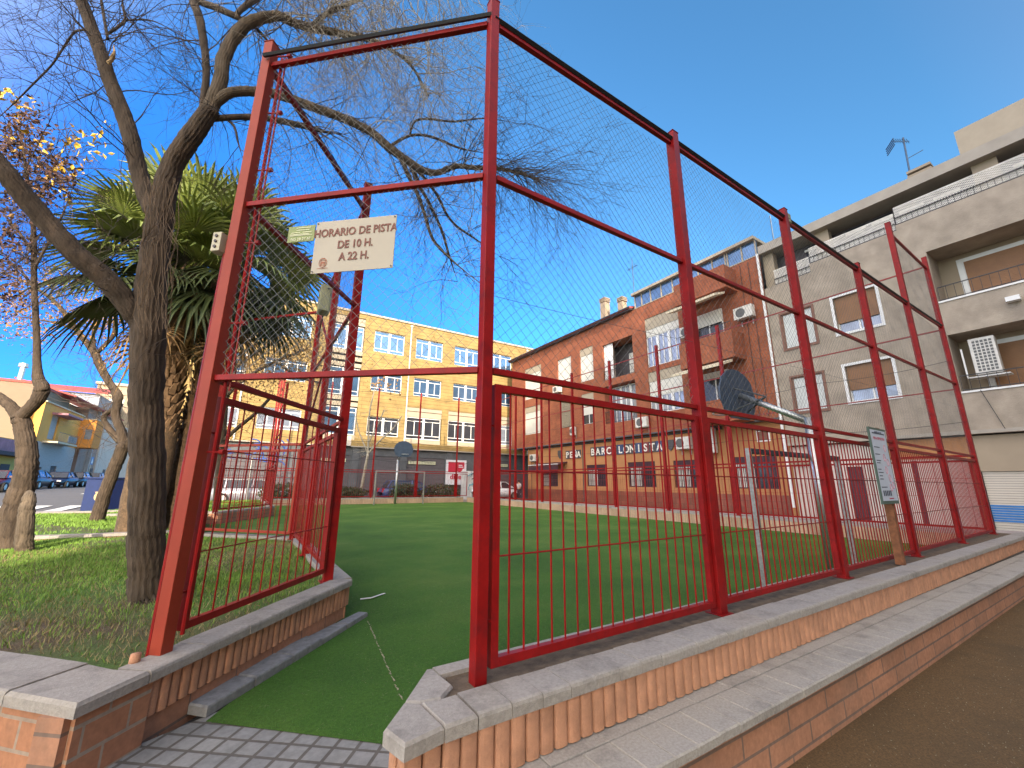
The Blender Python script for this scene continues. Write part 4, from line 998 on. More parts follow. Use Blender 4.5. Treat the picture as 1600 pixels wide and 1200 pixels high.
# recessed balconies
m = MB(); XP.box(m, 17.2, 18.5, 8.2, 10.0, 1.15, 1.2); m.obj('balcony_door', 'shutter_white', rb)
m = MB(); XP.box(m, 19.0, 19.8, 8.2, 10.7, .12, .16); m.obj('side_panel', 'white_frame', rb)
def railing(e, pl, u0, u1, z0, z1, d, st=.13, mat='black_iron', r=.012):
    m = MB(); pl.box(m, u0, u1, z1-.03, z1, d-.015, d+.015); pl.box(m, u0, u1, z0+.04, z0+.065, d-.01, d+.01)
    k = int((u1-u0)/st)
    for j in range(k+1): u = u0+(u1-u0)*j/k; pl.box(m, u-r/2, u+r/2, z0, z1-.03, d-r/2, d+r/2)
    return m.obj('railing', mat, e)
railing(rb, XP, 17.16, 19.8, 8.2, 8.85, .06); railing(rb, XP, 17.16, 19.78, 5.22, 6.0, -.03)
alu_window(rb, XP, 17.2, 19.75, 5.25, 7.7, d=.6, halves=3, tr=(0,0), glass='glass_sheen')
# projecting brick balconies near the concrete block
OY0, OY1, OX = 9.95, 13.1, 18.95
oc = PX(1137,470,OX); OY0 = oc.y
for z0_, z1_ in ((11.05*.955+.35,12.35*.965+.2),(7.25*.955+.35,8.75*.965+.2),(4.25,5.35)): m = MB(); m.box(OX, 20, OY0, OY1, z0_, z1_); m.obj('balcony_parapet', 'red_brick', rb)
for z0_ in (10.25, 6.75):
    m = MB(); m.hexa([(OX-.9,OY0+.1,z0_-.02),(OX,OY0+.1,z0_+.30),(OX,OY1,z0_+.30),(OX-.9,OY1,z0_-.02),(OX-.9,OY0+.1,z0_+.10),(OX,OY0+.1,z0_+.42),(OX,OY1,z0_+.42),(OX-.9,OY1,z0_+.10)]); m.obj('awning', 'awning_cream', rb)
railing(rb, Pl('x', OX), OY0+.02, OY1, 8.66, 9.1, .04); 
shutter_window(rb, Pl('x',19.985), OY0+.9, OY1-.5, 8.7, 10.3, drop=.45, d=-.06)
shutter_window(rb, Pl('x',19.985), OY0+.9, OY1-.5, 5.4, 7.0, drop=.2, d=-.06)
m = MB(); m.tube([(19.93,9.0,12.4),(19.93,9.0,.4)], .06, 8); m.obj('downpipe', 'white_frame', rb)
for yy in (9.5,9.9): 
    m = MB(); m.tube([(19.96,yy,12.2),(19.96,yy,4.4)], .012, 5); m.obj('cable', 'black_cable', rb)
ac_unit(Pl('x',19.9), OY0-.35, PX(1150,497,19.6).z-.15, 'white air conditioner beside the upper awning of the brick block', .9, .6)
ac_unit(XP, 12.95+.05, 9.25, 'white air conditioner right of the wide upper shuttered window of the brick block')
ac_unit(XP, 16.55, 4.62, 'white air conditioner low on the brick wall above the club lettering')
ac_unit(XP, 22.95, 4.75, 'small white box unit on the brick wall below the pierced block screen', .5, .6, -.3)
ac_unit(XP, 24.6, 8.2, 'air conditioner under the second shuttered window of the brick block', .8, .5)
# orange ground floor
OP = Pl('x', 20.35)
oh = [(25.5,27.6,1.1,2.35),(20.25,22.25,1.15,2.6),(16.35,18.45,1.15,2.65),(13.15,15.1,1.15,2.62),(9.6,11.75,1.15,2.65)]
m = MB(); wall(m, OP, by0, 29.5, -.05, 4.25, oh, dep=.18); OP.box(m, 29.5, 29.52, -.05, 4.25, 0, 3); m.obj('orange_wall', 'orange_stucco', rb)
m = MB(); OP.box(m, 9.3, 29.5, -.04, .88, -.03, -.002); m.obj('tiled_base', 'tile_base', rb)
for a, b, c, d in oh:
    f = shutter_window(rb, OP, a, b, c, d-.3, drop=0, frame='purple_paint', d=.1, glass='glass_dark')
    m = MB(); OP.box(m, a, b, d-.3, d, .06, .16); m.obj('shutter_box', 'purple_paint', f)
    m = MB(); k = int((b-a)/.14)
    for j in range(1, k): OP.box(m, a+(b-a)*j/k-.008, a+(b-a)*j/k+.008, c+.02, d-.05, .01, .026)
    for z in (c+.35, d-.55): OP.box(m, a, b, z, z+.02, .027, .045)
    m.obj('window_bars', 'purple_paint', f)
    m = MB(); r3 = random.Random(int(a*7)); u = (a+b)/2+.05
    while u < b-.1: OP.box(m, u, u+.05, c+.06, d-.34, .12, .125); u += .09
    m.obj('curtain', 'shutter_white', f)
m = MB(); m.hexa([(19.4,24.3,2.62),(20.34,24.3,2.85),(20.34,28.1,2.85),(19.4,28.1,2.62),(19.4,24.3,2.70),(20.34,24.3,2.93),(20.34,28.1,2.93),(19.4,28.1,2.70)]); m.box(19.4,19.44,24.3,28.1,2.32,2.6); m.obj('awning', 'purple_paint', rb)
m = MB(); m.box(19.38,19.45,24.3,28.1,2.705,2.75); m.obj('awning_bar', 'white_frame', rb)
def tiles(word, y_hi, y_lo, zb, hgt, cols_):
    n = len(word); st = (y_hi-y_lo)/n
    for k, ch in enumerate(word):
        y1 = y_hi-k*st; 
        m = MB(); OP.box(m, y1-st+.01, y1-.01, zb, zb+hgt, -.05, -.003); t = m.obj('letter_tile', cols_[k % len(cols_)], rb)
        text(ch, hgt*1.02, (20.292, y1-st/2, zb+hgt*.13), (0,-1,0), (0,0,1), 'letter_white', t, depth=.008, bold=.012)
tiles('PEÑA', 24.45, 22.75, 3.12, .60, ['tile_dark','tile_red','tile_blue','tile_dark'])
tiles('BARCELONISTA', 21.75, 15.65, 3.18, .62, ['tile_dark','tile_dark','tile_blue','tile_red','tile_dark','tile_blue'])
for y in (25.15, 15.15): 
    m = MB(); pr = [(-.22,.3),(.22,.3),(.24,0),(.12,-.22),(0,-.33),(-.12,-.22),(-.24,0)]; n = len(pr)
    m.add([(20.33,y+a,3.5+b) for a,b in pr]+[(20.28,y+a,3.5+b) for a,b in pr], [tuple(range(n)),tuple(reversed(range(n,2*n)))]+[(i,(i+1)%n,(i+1)%n+n,i+n) for i in range(n)]); m.obj('shield', 'tile_dark', rb)
m = MB(); m.tube([(20.28,by1-2.3,4.12),(20.28,12,4.12)], .05, 6); m.tube([(20.30,22.55,4.1),(20.30,22.55,.1)], .03, 6); m.tube([(20.3,28.9,3.2),(20.3,28.9,.1)], .02, 5); m.obj('pipe', 'dark_steel', rb)
ac_unit(OP, 28.3, 3.1, 'white air conditioner at the far end of the orange facade', .8, .55)
ac_unit(OP, 14.15, 3.2, 'white air conditioner just right of the club lettering', .95, .65)
e = ac_unit(OP, 12.75, 2.9, 'tall double fan air conditioner on the orange facade', .9, 1.3)
m = MB(); OP.box(m, 9.75, 10.35, 3.3, 3.85, -.03, .02); m.obj('vent_frame', 'white_frame', rb)
m = MB(); OP.box(m, 9.81, 10.29, 3.36, 3.79, -.036, -.031); m.obj('vent_grille', 'brown_frame', rb)
# ---- concrete rendered block on the right
cb = empty('apartment_building', (20,2,0), 'grey rendered apartment block with brown shutters, deep balconies and a lattice roof terrace', 'building')
cy0, cy1 = -16.0, 8.92
ch = [(4.95,6.36,7.42,8.98,.18),(7.15,8.40,7.30,8.97,.12),(4.92,6.38,4.56,6.02,.18),(7.17,8.36,4.40,5.96,.12),(-1.9,3.34,7.68,9.66,1.3),(-1.9,3.34,4.42,6.43,1.3),(-8.9,-3.7,7.68,9.66,1.3),(-8.9,-3.7,4.42,6.43,1.3)]
m = MB(); wall(m, XP, cy0, 6.95, 3.12, 10.9, [h for h in ch if h[0] < 6.9]); wall(m, XP, 6.95, cy1, 3.12, 10.5, [h for h in ch if h[0] > 6.9]); wall(m, XP, cy0, 3.97, 10.9, 11.12, [])
XP.box(m, cy0, 6.9, 10.7, 10.899, .12, .25); m.obj('rendered_wall', 'stucco_grey', cb)
m = MB(); XP.box(m, cy0, cy1-.01, 3.13, 10.3, 1.55, 12); XP.box(m, cy0, cy1-.01, 0, 3.1, .6, 12); XP.box(m, cy0, cy1-.01, 10.45, 12.3, 1.0, 12); XP.box(m, cy0, cy1-.01, 10.301, 10.40, .02, 12); m.obj('building_core', 'recess_dark', cb)
m = MB(); XP.box(m, cy0, cy1, 12.32, 12.74, -.10, 12); XP.box(m, cy0, cy1-.01, 3.0, 3.119, -.04, .8); m.obj('roof', 'concrete_band', cb)
for u0, u1 in ((8.45,8.92),(6.15,6.68),(1.2,1.8),(-4.2,-3.6),(-9.6,-9.0)): m = MB(); XP.box(m, u0, u1, 10.4, 12.319, .26, .62); m.obj('terrace_pillar', 'stucco_beige', cb)
BP = Pl('x', 20.995)
for k, u in enumerate((7.0,5.4,4.5,3.6,2.6,.6,-1.2,-3.,-5.)): 
    m = MB(); BP.box(m, u-.34, u+.34, 11.25, 12.22, -.02, -.001); m.obj('terrace_window', 'glass_dark', cb)
    m = MB(); BP.box(m, u-.36, u+.36, 11.98, 12.08, -.08, -.03); m.obj('window_sill', 'lattice_white', cb)
def zpar(u): return 10.5 if u > 6.95 else 10.9 if u > 3.97 else 11.12
for u0, u1 in ((6.97,8.45),(3.99,6.93),(cy0,3.95)):
    z = zpar((u0+u1)/2); railing(cb, XP, u0, u1, z+.0, z+.34, .06, st=.16)
for u0, u1 in ((6.97,8.45),(3.99,6.93),(-6.0,3.95)):       # diagonal lattice panels, real slats
    z0_ = zpar((u0+u1)/2)+.02; z1_ = z0_+.74; m = MB(); h = z1_-z0_; L = u1-u0
    for sg, dd_ in ((1,.10),(-1,.112)):
        k = int((L+h)/.075)
        for j in range(k+1):
            s = j*.075 if sg > 0 else j*.075-h
            t0 = max(0, s-L) if sg > 0 else max(0, -s); t1 = min(h, s) if sg > 0 else min(h, L-s)
            if t1-t0 < .02: continue
            m.bar(XP.P(u0+s-sg*t0, z0_+t0, dd_), XP.P(u0+s-sg*t1, z0_+t1, dd_), .026, .008, (0,0,1))
    XP.box(m, u0, u1, z1_, z1_+.03, .09, .125); m.obj('lattice', 'lattice_white', cb)
shutter_window(cb, XP, 4.95,6.36,7.42,8.98, drop=.72, mat='brown_shutter', frame='white_frame', trim=True, glass='glass_sheen')
shutter_window(cb, XP, 4.92,6.38,4.56,6.02, drop=.68, mat='brown_shutter', frame='white_frame', trim=True, glass='glass_sheen')
shutter_window(cb, XP, 7.15,8.40,7.30,8.97, drop=0, frame='brown_frame', d=.03, glass='frosted', trim=True, tw=.08)
shutter_window(cb, XP, 7.17,8.36,4.40,5.96, drop=0, frame='brown_frame', d=.03, glass='frosted', trim=True, tw=.08)
IP = Pl('x', 21.28)
for y0 in (-1.9, -8.9):
    for z0_, z1_ in ((7.68,9.66),(4.42,6.43)):
        m = MB(); XP.box(m, y0, y0+5.24, z0_-.06, z0_-.001, -.04, .2); m.obj('balcony_sill', 'white_frame', cb)
        m = MB(); XP.box(m, y0, y0+5.24, z0_+.001, z1_-.001, 1.3, 1.5); m.obj('balcony_back', 'stucco_beige', cb)
        shutter_window(cb, IP, y0+.9, y0+4.6, z0_+.05, z1_-.35, drop=1, mat='brown_shutter', trim=True, d=-.02, tw=.16)
        railing(cb, XP, y0+.02, y0+5.2, z0_, z0_+.55, .04, st=.2)
e = empty('air_conditioner', (20.3,2.6,4.8), 'large white air conditioner with a square grid grille hanging in the lower balcony opening', 'air conditioner')
m = MB(); XP.box(m, 2.35, 2.95, 4.95, 6.2, .25, .6); m.obj('case', 'ac_white', e, bevel=.02)
m = MB()
for i in range(5):
    for j in range(10): XP.box(m, 2.42+i*.095, 2.42+i*.095+.065, 5.06+j*.108, 5.06+j*.108+.075, .24, .249)
m.obj('grille', 'ac_grille', e)
m = MB(); XP.box(m, 2.2, 3.15, 4.86, 4.90, .2, .65); XP.box(m, 3.12, 3.16, 4.9, 5.9, .2, .24); m.obj('bracket', 'white_frame', e)
m = MB(); XP.box(m, 8.0, 8.05, .1, 3.0, -.03, -.003); m.tube([(19.94,2.9,4.4),(19.94,2.6,3.1)], .01, 4); m.obj('cable', 'black_cable', cb)
m = MB(); XP.box(m, 1.55, 1.85, 7.05, 7.2, -.25, -.003); m.obj('wall_lamp', 'white_frame', cb)
m = MB(); m.box(21,30,cy0,PX(1490,207,21).y,12.741,PX(1490,207,21).z); m.obj('stair_tower', 'cream_panel', cb)
# ground floor of the block
SP = Pl('x', 20.2)
m = MB(); wall(m, SP, 3.42, 8.92, -.05, 2.95, [(6.5,7.0,.0,2.05)], dep=.15); m.obj('ground_wall', 'white_wall', cb)
m = MB(); SP.box(m, 6.5, 7.0, .0, 2.05, .08, .12); m.obj('door', 'purple_paint', cb)
for u_ in (4.9, 8.15): m = MB(); SP.box(m, u_, u_+.11, 0, 2.2, -.04, -.003); m.obj('pilaster', 'purple_paint', cb)
m = MB(); SP.box(m, 3.42, 5.6, 2.25, 2.95, -.03, -.003); SP.box(m, 3.42, 3.62, .0, 2.249, -.03, -.003); m.obj('painted_glow', 'orange_stucco', cb)  # warm reflected light on the white wall, put in as orange colour
m = MB(); SP.box(m, cy0, 3.4, 1.80, 2.95, .0, .3); SP.box(m, 8.2, 8.9, 2.2, 2.6, -.2, -.01); m.obj('fascia', 'stucco_beige', cb)
m = MB(); z = 0.0
while z < 1.78: SP.box(m, cy0, 3.38, z, z+.065, .06, .1) ; z += .075
m.obj('roller_shutter', 'roller_shutter', cb)
m = MB(); z = .25
while z < .74: SP.box(m, cy0, 3.38, z+.004, z+.062, .045, .059) ; z += .075
m.obj('blue_stripe', 'blue_stripe', cb)
e = empty('roof_antenna', (21,3.6,12.74), 'television aerial with two arrays on the edge of the grey block roof', 'antenna')
m = MB(); ax = PX(1421,275,21); at = PX(1411,215,21); m.tube([(21,ax.y,12.74),(21,at.y,at.z)], .03, 6)
c = Vector((21,at.y,at.z-.1))
for k in range(7): m.tube([c+Vector((-.2,-.1+.06*k,.05*k-.15)), c+Vector((.2,-.1+.06*k,.05*k-.15))], .010, 4)
m.tube([c+Vector((0,-.15,-.2)), c+Vector((0,.35,.2))], .015, 4)
for k in range(4): m.tube([c+Vector((-.15,.25,-.1+.1*k)), c+Vector((.15,.6,-.25+.1*k))], .02, 4)
m.tube([c+Vector((0,0,-.9)), c+Vector((0,-.45,-.85))], .015, 4); m.obj('mast', 'mesh_steel', e)
e = empty('roof_vent', (21,3.1,12.74), 'slatted chimney cap on the roof beside the aerial', 'chimney')
q = PX(1436,262,21); m = MB(); 
for k in range(4): m.box(20.8,21.4,q.y-.35,q.y+.35,12.85+k*.2,12.95+k*.2)
m.box(20.88,21.32,q.y-.28,q.y+.28,12.741,12.849); m.box(20.9,21.3,q.y-.25,q.y+.25,12.951,13.04); m.box(20.9,21.3,q.y-.25,q.y+.25,13.151,13.24); m.obj('slats', 'stucco_beige', e)
for px, py, h, X_, z_ in ((990,445,0,23,13.4),(1209,375,0,22,12.7)):
    e = empty('roof_antenna', PX(px,py,X_), 'thin aerial mast on the roof of the brick block' if px < 1000 else 'short grey pole at the roof joint of the two blocks', 'antenna' if px < 1000 else 'pole'); q = PX(px,py,X_)
    m = MB(); m.tube([(q.x,q.y,z_),(q.x,q.y,PX(px-6,py-38,X_).z)], .03, 5)
    if px < 1000: zt_ = PX(px-5,py-25,X_).z; m.tube([(q.x,q.y-.5,zt_),(q.x,q.y+.5,zt_)], .02, 4); [m.tube([(q.x-.25,q.y-.4+.2*k,zt_),(q.x+.25,q.y-.4+.2*k,zt_)], .012, 4) for k in range(5)]
    m.obj('mast', 'mesh_steel', e)
# ---- unseen building added behind the camera to throw shade over the court
sb = empty('apartment_building', (10,-20,0), 'tall plain apartment block added out of view behind the viewpoint to shade the court', 'building')
SX0, SX1, SH = -9.0, 40, 25
NP = Pl('y', -20.0)
m = MB(); m.box(SX0, SX1, -32, -20.0, -.3, SH); m.obj('wall', 'stucco_beige', sb)
m = MB(); m.box(SX0-.2, SX1+.2, -32.2, -19.8, SH+.001, SH+.3); m.obj('roof', 'concrete_band', sb)
for i in range(12):
    for j in range(5):
        m = MB(); u = SX0+2+i*4.2; z = 3.6+j*3.2; m.box(u, u+1.6, -19.998, -19.95, z, z+1.5); m.obj('window', 'glass_blue', sb)
# ---- houses at the far left
HP = Pl('X', -17.5)
def pu(x, y, X=-17.5): q = PX(x, y, X); return q.y, q.z
y1, zt1 = pu(72,628); y2, zt2 = pu(131,651); zt1 = (zt1+zt2)/2
zs_ = pu(60,686)[1]; zs_ = pu(100,697)[1]
ho = empty('house', (-17.5,y1,.5), 'two storey orange and white corner house with a balcony beyond the street', 'house')
zg = .55; zm_ = zs_
m = MB(); wall(m, HP, y1, y2, zm_, zt1, [(y1+2.5,y1+4.6,zm_+.4,zm_+2.9)], dep=.2); HP.box(m, y1, y2, zm_, zt1-.1, .5, 7); HP.box(m, y1-.01, y1, zm_, zt1, 0, 7); m.obj('upper_wall', 'house_orange', ho)
m = MB(); HP.box(m, y1-.1, y2+.1, zt1, zt1+.12, -.15, 7); m.obj('roof', 'awning_cream', ho)
m = MB(); wall(m, HP, y1, y2, zg-.6, zm_-.001, [(y1+1.2,y1+3.2,zg+.4,zg+2.0),(y1+5.5,y1+7.2,zg,zg+2.2)], dep=.2); HP.box(m, y1, y2, zg-.6, zm_-.1, .5, 7); m.obj('lower_wall', 'house_white', ho)
m = MB(); HP.box(m, y2-.5, y2+2.6, zm_+.1, zt1-.35, -1.4, .6); m.obj('corner_bay', 'house_orange_deep', ho)
m = MB(); HP.box(m, y2-.52, y2+2.62, zt1-.349, zt1-.25, -1.45, .6); m.obj('bay_roof', 'awning_cream', ho)
m = MB(); m.box(-16.9,-16.3,y2-.56,y2-.53,zm_+1.1,zm_+2.3); m.obj('window', 'glass_sheen', ho)
m = MB(); HP.box(m, y1+1.6, y1+7.5, zm_-.05, zm_+.12, -1.1, 0); m.obj('balcony_slab', 'awning_cream', ho)
railing(ho, HP, y1+1.6, y1+7.5, zm_+.12, zm_+1.05, -1.08, st=.2)
m = MB()
for k in range(4): HP.box(m, y1+4.8+k*.7, y1+5.3+k*.7, zm_+.25, zm_+.95, -1.0, -.95)
m.obj('white_panels', 'house_white', ho)
m = MB(); HP.box(m, y1+2.2, y1+7.0, zt1-.95, zt1-.75, -1.2, 0); m.obj('awning', 'banner_pink', ho)
m = MB(); HP.box(m, y1+2.5, y1+4.6, zm_+.4, zm_+2.9, .15, .18); m.obj('shutter', 'house_white', ho)
m = MB(); HP.box(m, y1+1.2,y1+3.2,zg+.4,zg+2.0,.12,.16); m.obj('garage_window', 'recess_dark', ho)
m = MB(); HP.box(m, y1+5.5,y1+7.2,zg,zg+2.2,.12,.16); m.obj('door', 'recess_dark', ho)
hp = empty('house', (-17.5,y2+3,.5), 'pink and white terraced houses with a dark red tiled roof', 'house')
m = MB(); HP.box(m, y2+2.65, y2+16, zg-.6, zt1+1.5, .3, 9); m.obj('wall', 'pink_wall', hp)
m = MB(); HP.box(m, y2+10, y2+30, zg-.6, zt1+1.0, .1, 9); m.obj('side_wall', 'white_wall', hp)
m = MB(); a = zt1+1.5
m.hexa([(-17.0,y2-6,a),(-17.0,y2+16.3,a),(-22,y2+16.3,a+1.5),(-22,y2-6,a+1.5),(-17.0,y2-6,a+.15),(-17.0,y2+16.3,a+.15),(-22,y2+16.3,a+1.65),(-22,y2-6,a+1.65)]); m.obj('roof', 'roof_tile_red', hp)
m = MB(); HP.box(m, y2-5.8, y2+2.64, zt1+.13, a, 1.5, 6); m.obj('upper_floor', 'stucco_beige', hp)
m = MB(); HP.box(m, y2+6, y2+6.3, zg, zt1+1.5, -.1, .29); m.obj('corner_pilaster', 'house_white', hp)
for u_, d_ in ((y2+8.5,.2),(y2+14,.05)): m = MB(); HP.box(m, u_, u_+1.2, zg+.2, zg+2.3, d_, d_+.04); m.obj('door', 'recess_dark', hp)
# grey-blue slab block far behind
q0 = PY(60,600,95); q1 = PY(160,606,95)
e = empty('apartment_building', (q0.x,95,0), 'long grey blue apartment block with a low reddish roof far behind the orange house', 'building')
m = MB(); wl = [(q0.x+2+i*5, q0.x+4.4+i*5, q0.z-4.2-j*3.2, q0.z-2.6-j*3.2) for i in range(int((q1.x-q0.x)/5)) for j in range(3)]
wall(m, Pl('y',95), q0.x-16, q1.x, 0, q0.z-.8, wl, dep=.4); m.box(q0.x-16, q1.x, 95.5, 110, 0, q0.z-.9); m.obj('wall', 'house_bluegrey', e)
for a,b,c,d in wl: shutter_window(e, Pl('y',95), a, b, c, d, drop=.5, d=.2)
m = MB(); m.hexa([(q0.x-17,94.3,q0.z-.8),(q1.x+1,94.3,q0.z-.8),(q1.x+1,102,q0.z+.9),(q0.x-17,102,q0.z+.9),(q0.x-17,94.3,q0.z-.5),(q1.x+1,94.3,q0.z-.5),(q1.x+1,102,q0.z+1.3),(q0.x-17,102,q0.z+1.3)]); m.obj('roof', 'roof_tile_red', e)
q0 = PY(153,600,110); q1 = PY(215,606,110)
e = empty('apartment_building', (q0.x,110,0), 'pale apartment block half hidden behind the leaning tree', 'building')
m = MB(); wl = [(q0.x+2+i*6, q0.x+4.4+i*6, q0.z-4.2-j*3.4, q0.z-2.6-j*3.4) for i in range(4) for j in range(3)]
wall(m, Pl('y',110), q0.x, q1.x+12, 0, q0.z, wl, dep=.4); m.box(q0.x, q1.x+12, 110.5, 120, 0, q0.z-.1); m.obj('wall', 'stucco_beige', e)
for a,b,c,d in wl: shutter_window(e, Pl('y',110), a, b, c, d, drop=.5, d=.2)
m = MB(); m.box(q0.x-.3, q1.x+12.3, 109.6, 120.3, q0.z+.01, q0.z+.5); m.obj('roof', 'concrete_band', e)
# large beige party wall and low yellow shop
q0 = PY(-60,592,y1-1); q1 = PY(71,601,y1-1)
e = empty('building', (q1.x,y1-1,0), 'blank beige party wall with a metal flue rising behind the knobbly tree', 'building')
m = MB(); m.box(q0.x-10, min(q1.x,-18.3), y1-1, y1+9, 0, q1.z); m.obj('wall', 'party_wall', e)
m = MB(); m.box(q0.x-10, min(q1.x,-18.3)+.1, y1-1.1, y1+9, q1.z+.01, q1.z+.25); m.obj('roof', 'roof_tile_red', e)
q = PY(29,600,y1+1); m = MB(); m.cyl((q.x,y1+1,q.z+.7), (0,0,1), .22, 2.2, 10); m.cyl((q.x,y1+1,q.z+1.9), (0,0,1), .38, .35, 10); m.obj('flue', 'galvanised', e)
ys0 = y1-12
e = empty('shop', (-17.5,ys0,0), 'low yellow corner shop with a pink banner and dark awning at the left edge', 'shop')
zsh = pu(10,684)[1]
m = MB(); HP.box(m, ys0, y1-1.2, 0, zsh, 0, 8); m.obj('wall', 'house_yellow', e)
m = MB(); HP.box(m, ys0+1, y1-3, zsh-1.1, zsh-.1, -.2, -.01); m.obj('banner', 'banner_pink', e)
m = MB(); HP.box(m, ys0+1, y1-3, zsh-1.5, zsh-1.2, -.9, 0); m.obj('awning', 'canopy_dark', e)
m = MB(); HP.box(m, y1-5.5, y1-3.8, .5, 2.6, -.03, -.002); m.obj('door', 'recess_dark', e)
m = MB(); HP.box(m, ys0+2, ys0+4, .5, 2.6, -.03, -.002); m.obj('shop_window', 'recess_dark', e)
# pedestrian crossing sign, blue container, street ornament
q = PX(143,720,-15.9); e = empty('traffic_sign', (q.x,q.y,gz(q.x,q.y)), 'blue square pedestrian crossing sign on a grey pole by the pink house', 'sign')
m = MB(); m.tube([(q.x,q.y,gz(q.x,q.y)),(q.x,q.y,q.z+.3)], .04, 6); m.obj('pole', 'galvanised', e)
m = MB(); m.box(q.x+.04,q.x+.07,q.y-.45,q.y+.45,q.z-.45,q.z+.45); m.obj('plate', 'road_sign_blue', e)
m = MB(); m.add([(q.x+.075,q.y-.33,q.z-.3),(q.x+.075,q.y+.33,q.z-.3),(q.x+.075,q.y,q.z+.35)], [(0,1,2)]); m.obj('symbol', 'white_frame', e)
b0 = PZ(143,801,.05); e = empty('recycling_container', (b0.x,b0.y,0), 'dark blue street container with a tan emblem behind the leaning tree', 'container')
u = Vector((.80,-.60,0)); v = Vector((.60,.80,0)); wq = 1.25; hh = PX(155,751,0.01).z if False else 1.36
def ub(m, a0, a1, b0_, b1_, c0_, c1_): m.hexa([b0+u*a+v*b+Vector((0,0,c-b0.z)) for c in (c0_,c1_) for a, b in ((a0,b0_),(a1,b0_),(a1,b1_),(a0,b1_))])
m = MB(); ub(m, -.55, .45, 0, 1.0, .06, hh); m.obj('body', 'bin_blue', e, bevel=.03)
m = MB(); ub(m, -.60, .50, -.05, 1.05, hh+.005, hh+.07); m.obj('lid', 'bin_blue', e, bevel=.02)
m = MB(); c = b0+u*.12+Vector((0,0,.62)); m.cyl(c-v*.004, v, .17, .01, 20); ub(m, -.02, .26, -.012, -.002, .82, .86); m.obj('emblem', 'emblem_tan', e)
q = PY(385,776,29.2); e = empty('street_ornament', (q.x,29.2,0), 'white pole with blue curled festive light strips behind the far left fence', 'ornament')
m = MB(); t = PY(391,715,29.2); m.tube([(q.x,29.2,.02),(q.x,29.2,t.z)], .06, 8); m.obj('pole', 'galvanised', e)
m = MB(); r3 = random.Random(2)
for k in range(16):
    c = Vector((q.x+r3.uniform(-1.1,1.6),29.2+r3.uniform(-.2,.2),t.z+r3.uniform(-.6,1.1))); a = r3.uniform(0,6)
    m.tube([c+Vector((math.cos(a+j*.5)*.32,0,math.sin(a+j*.5)*.25+j*.05)) for j in range(7)], .035, 5)
m.bar((q.x-1.2,29.2,t.z-.05),(q.x+1.7,29.2,t.z-.05),.05); m.obj('light_strips', 'decor_blue', e)
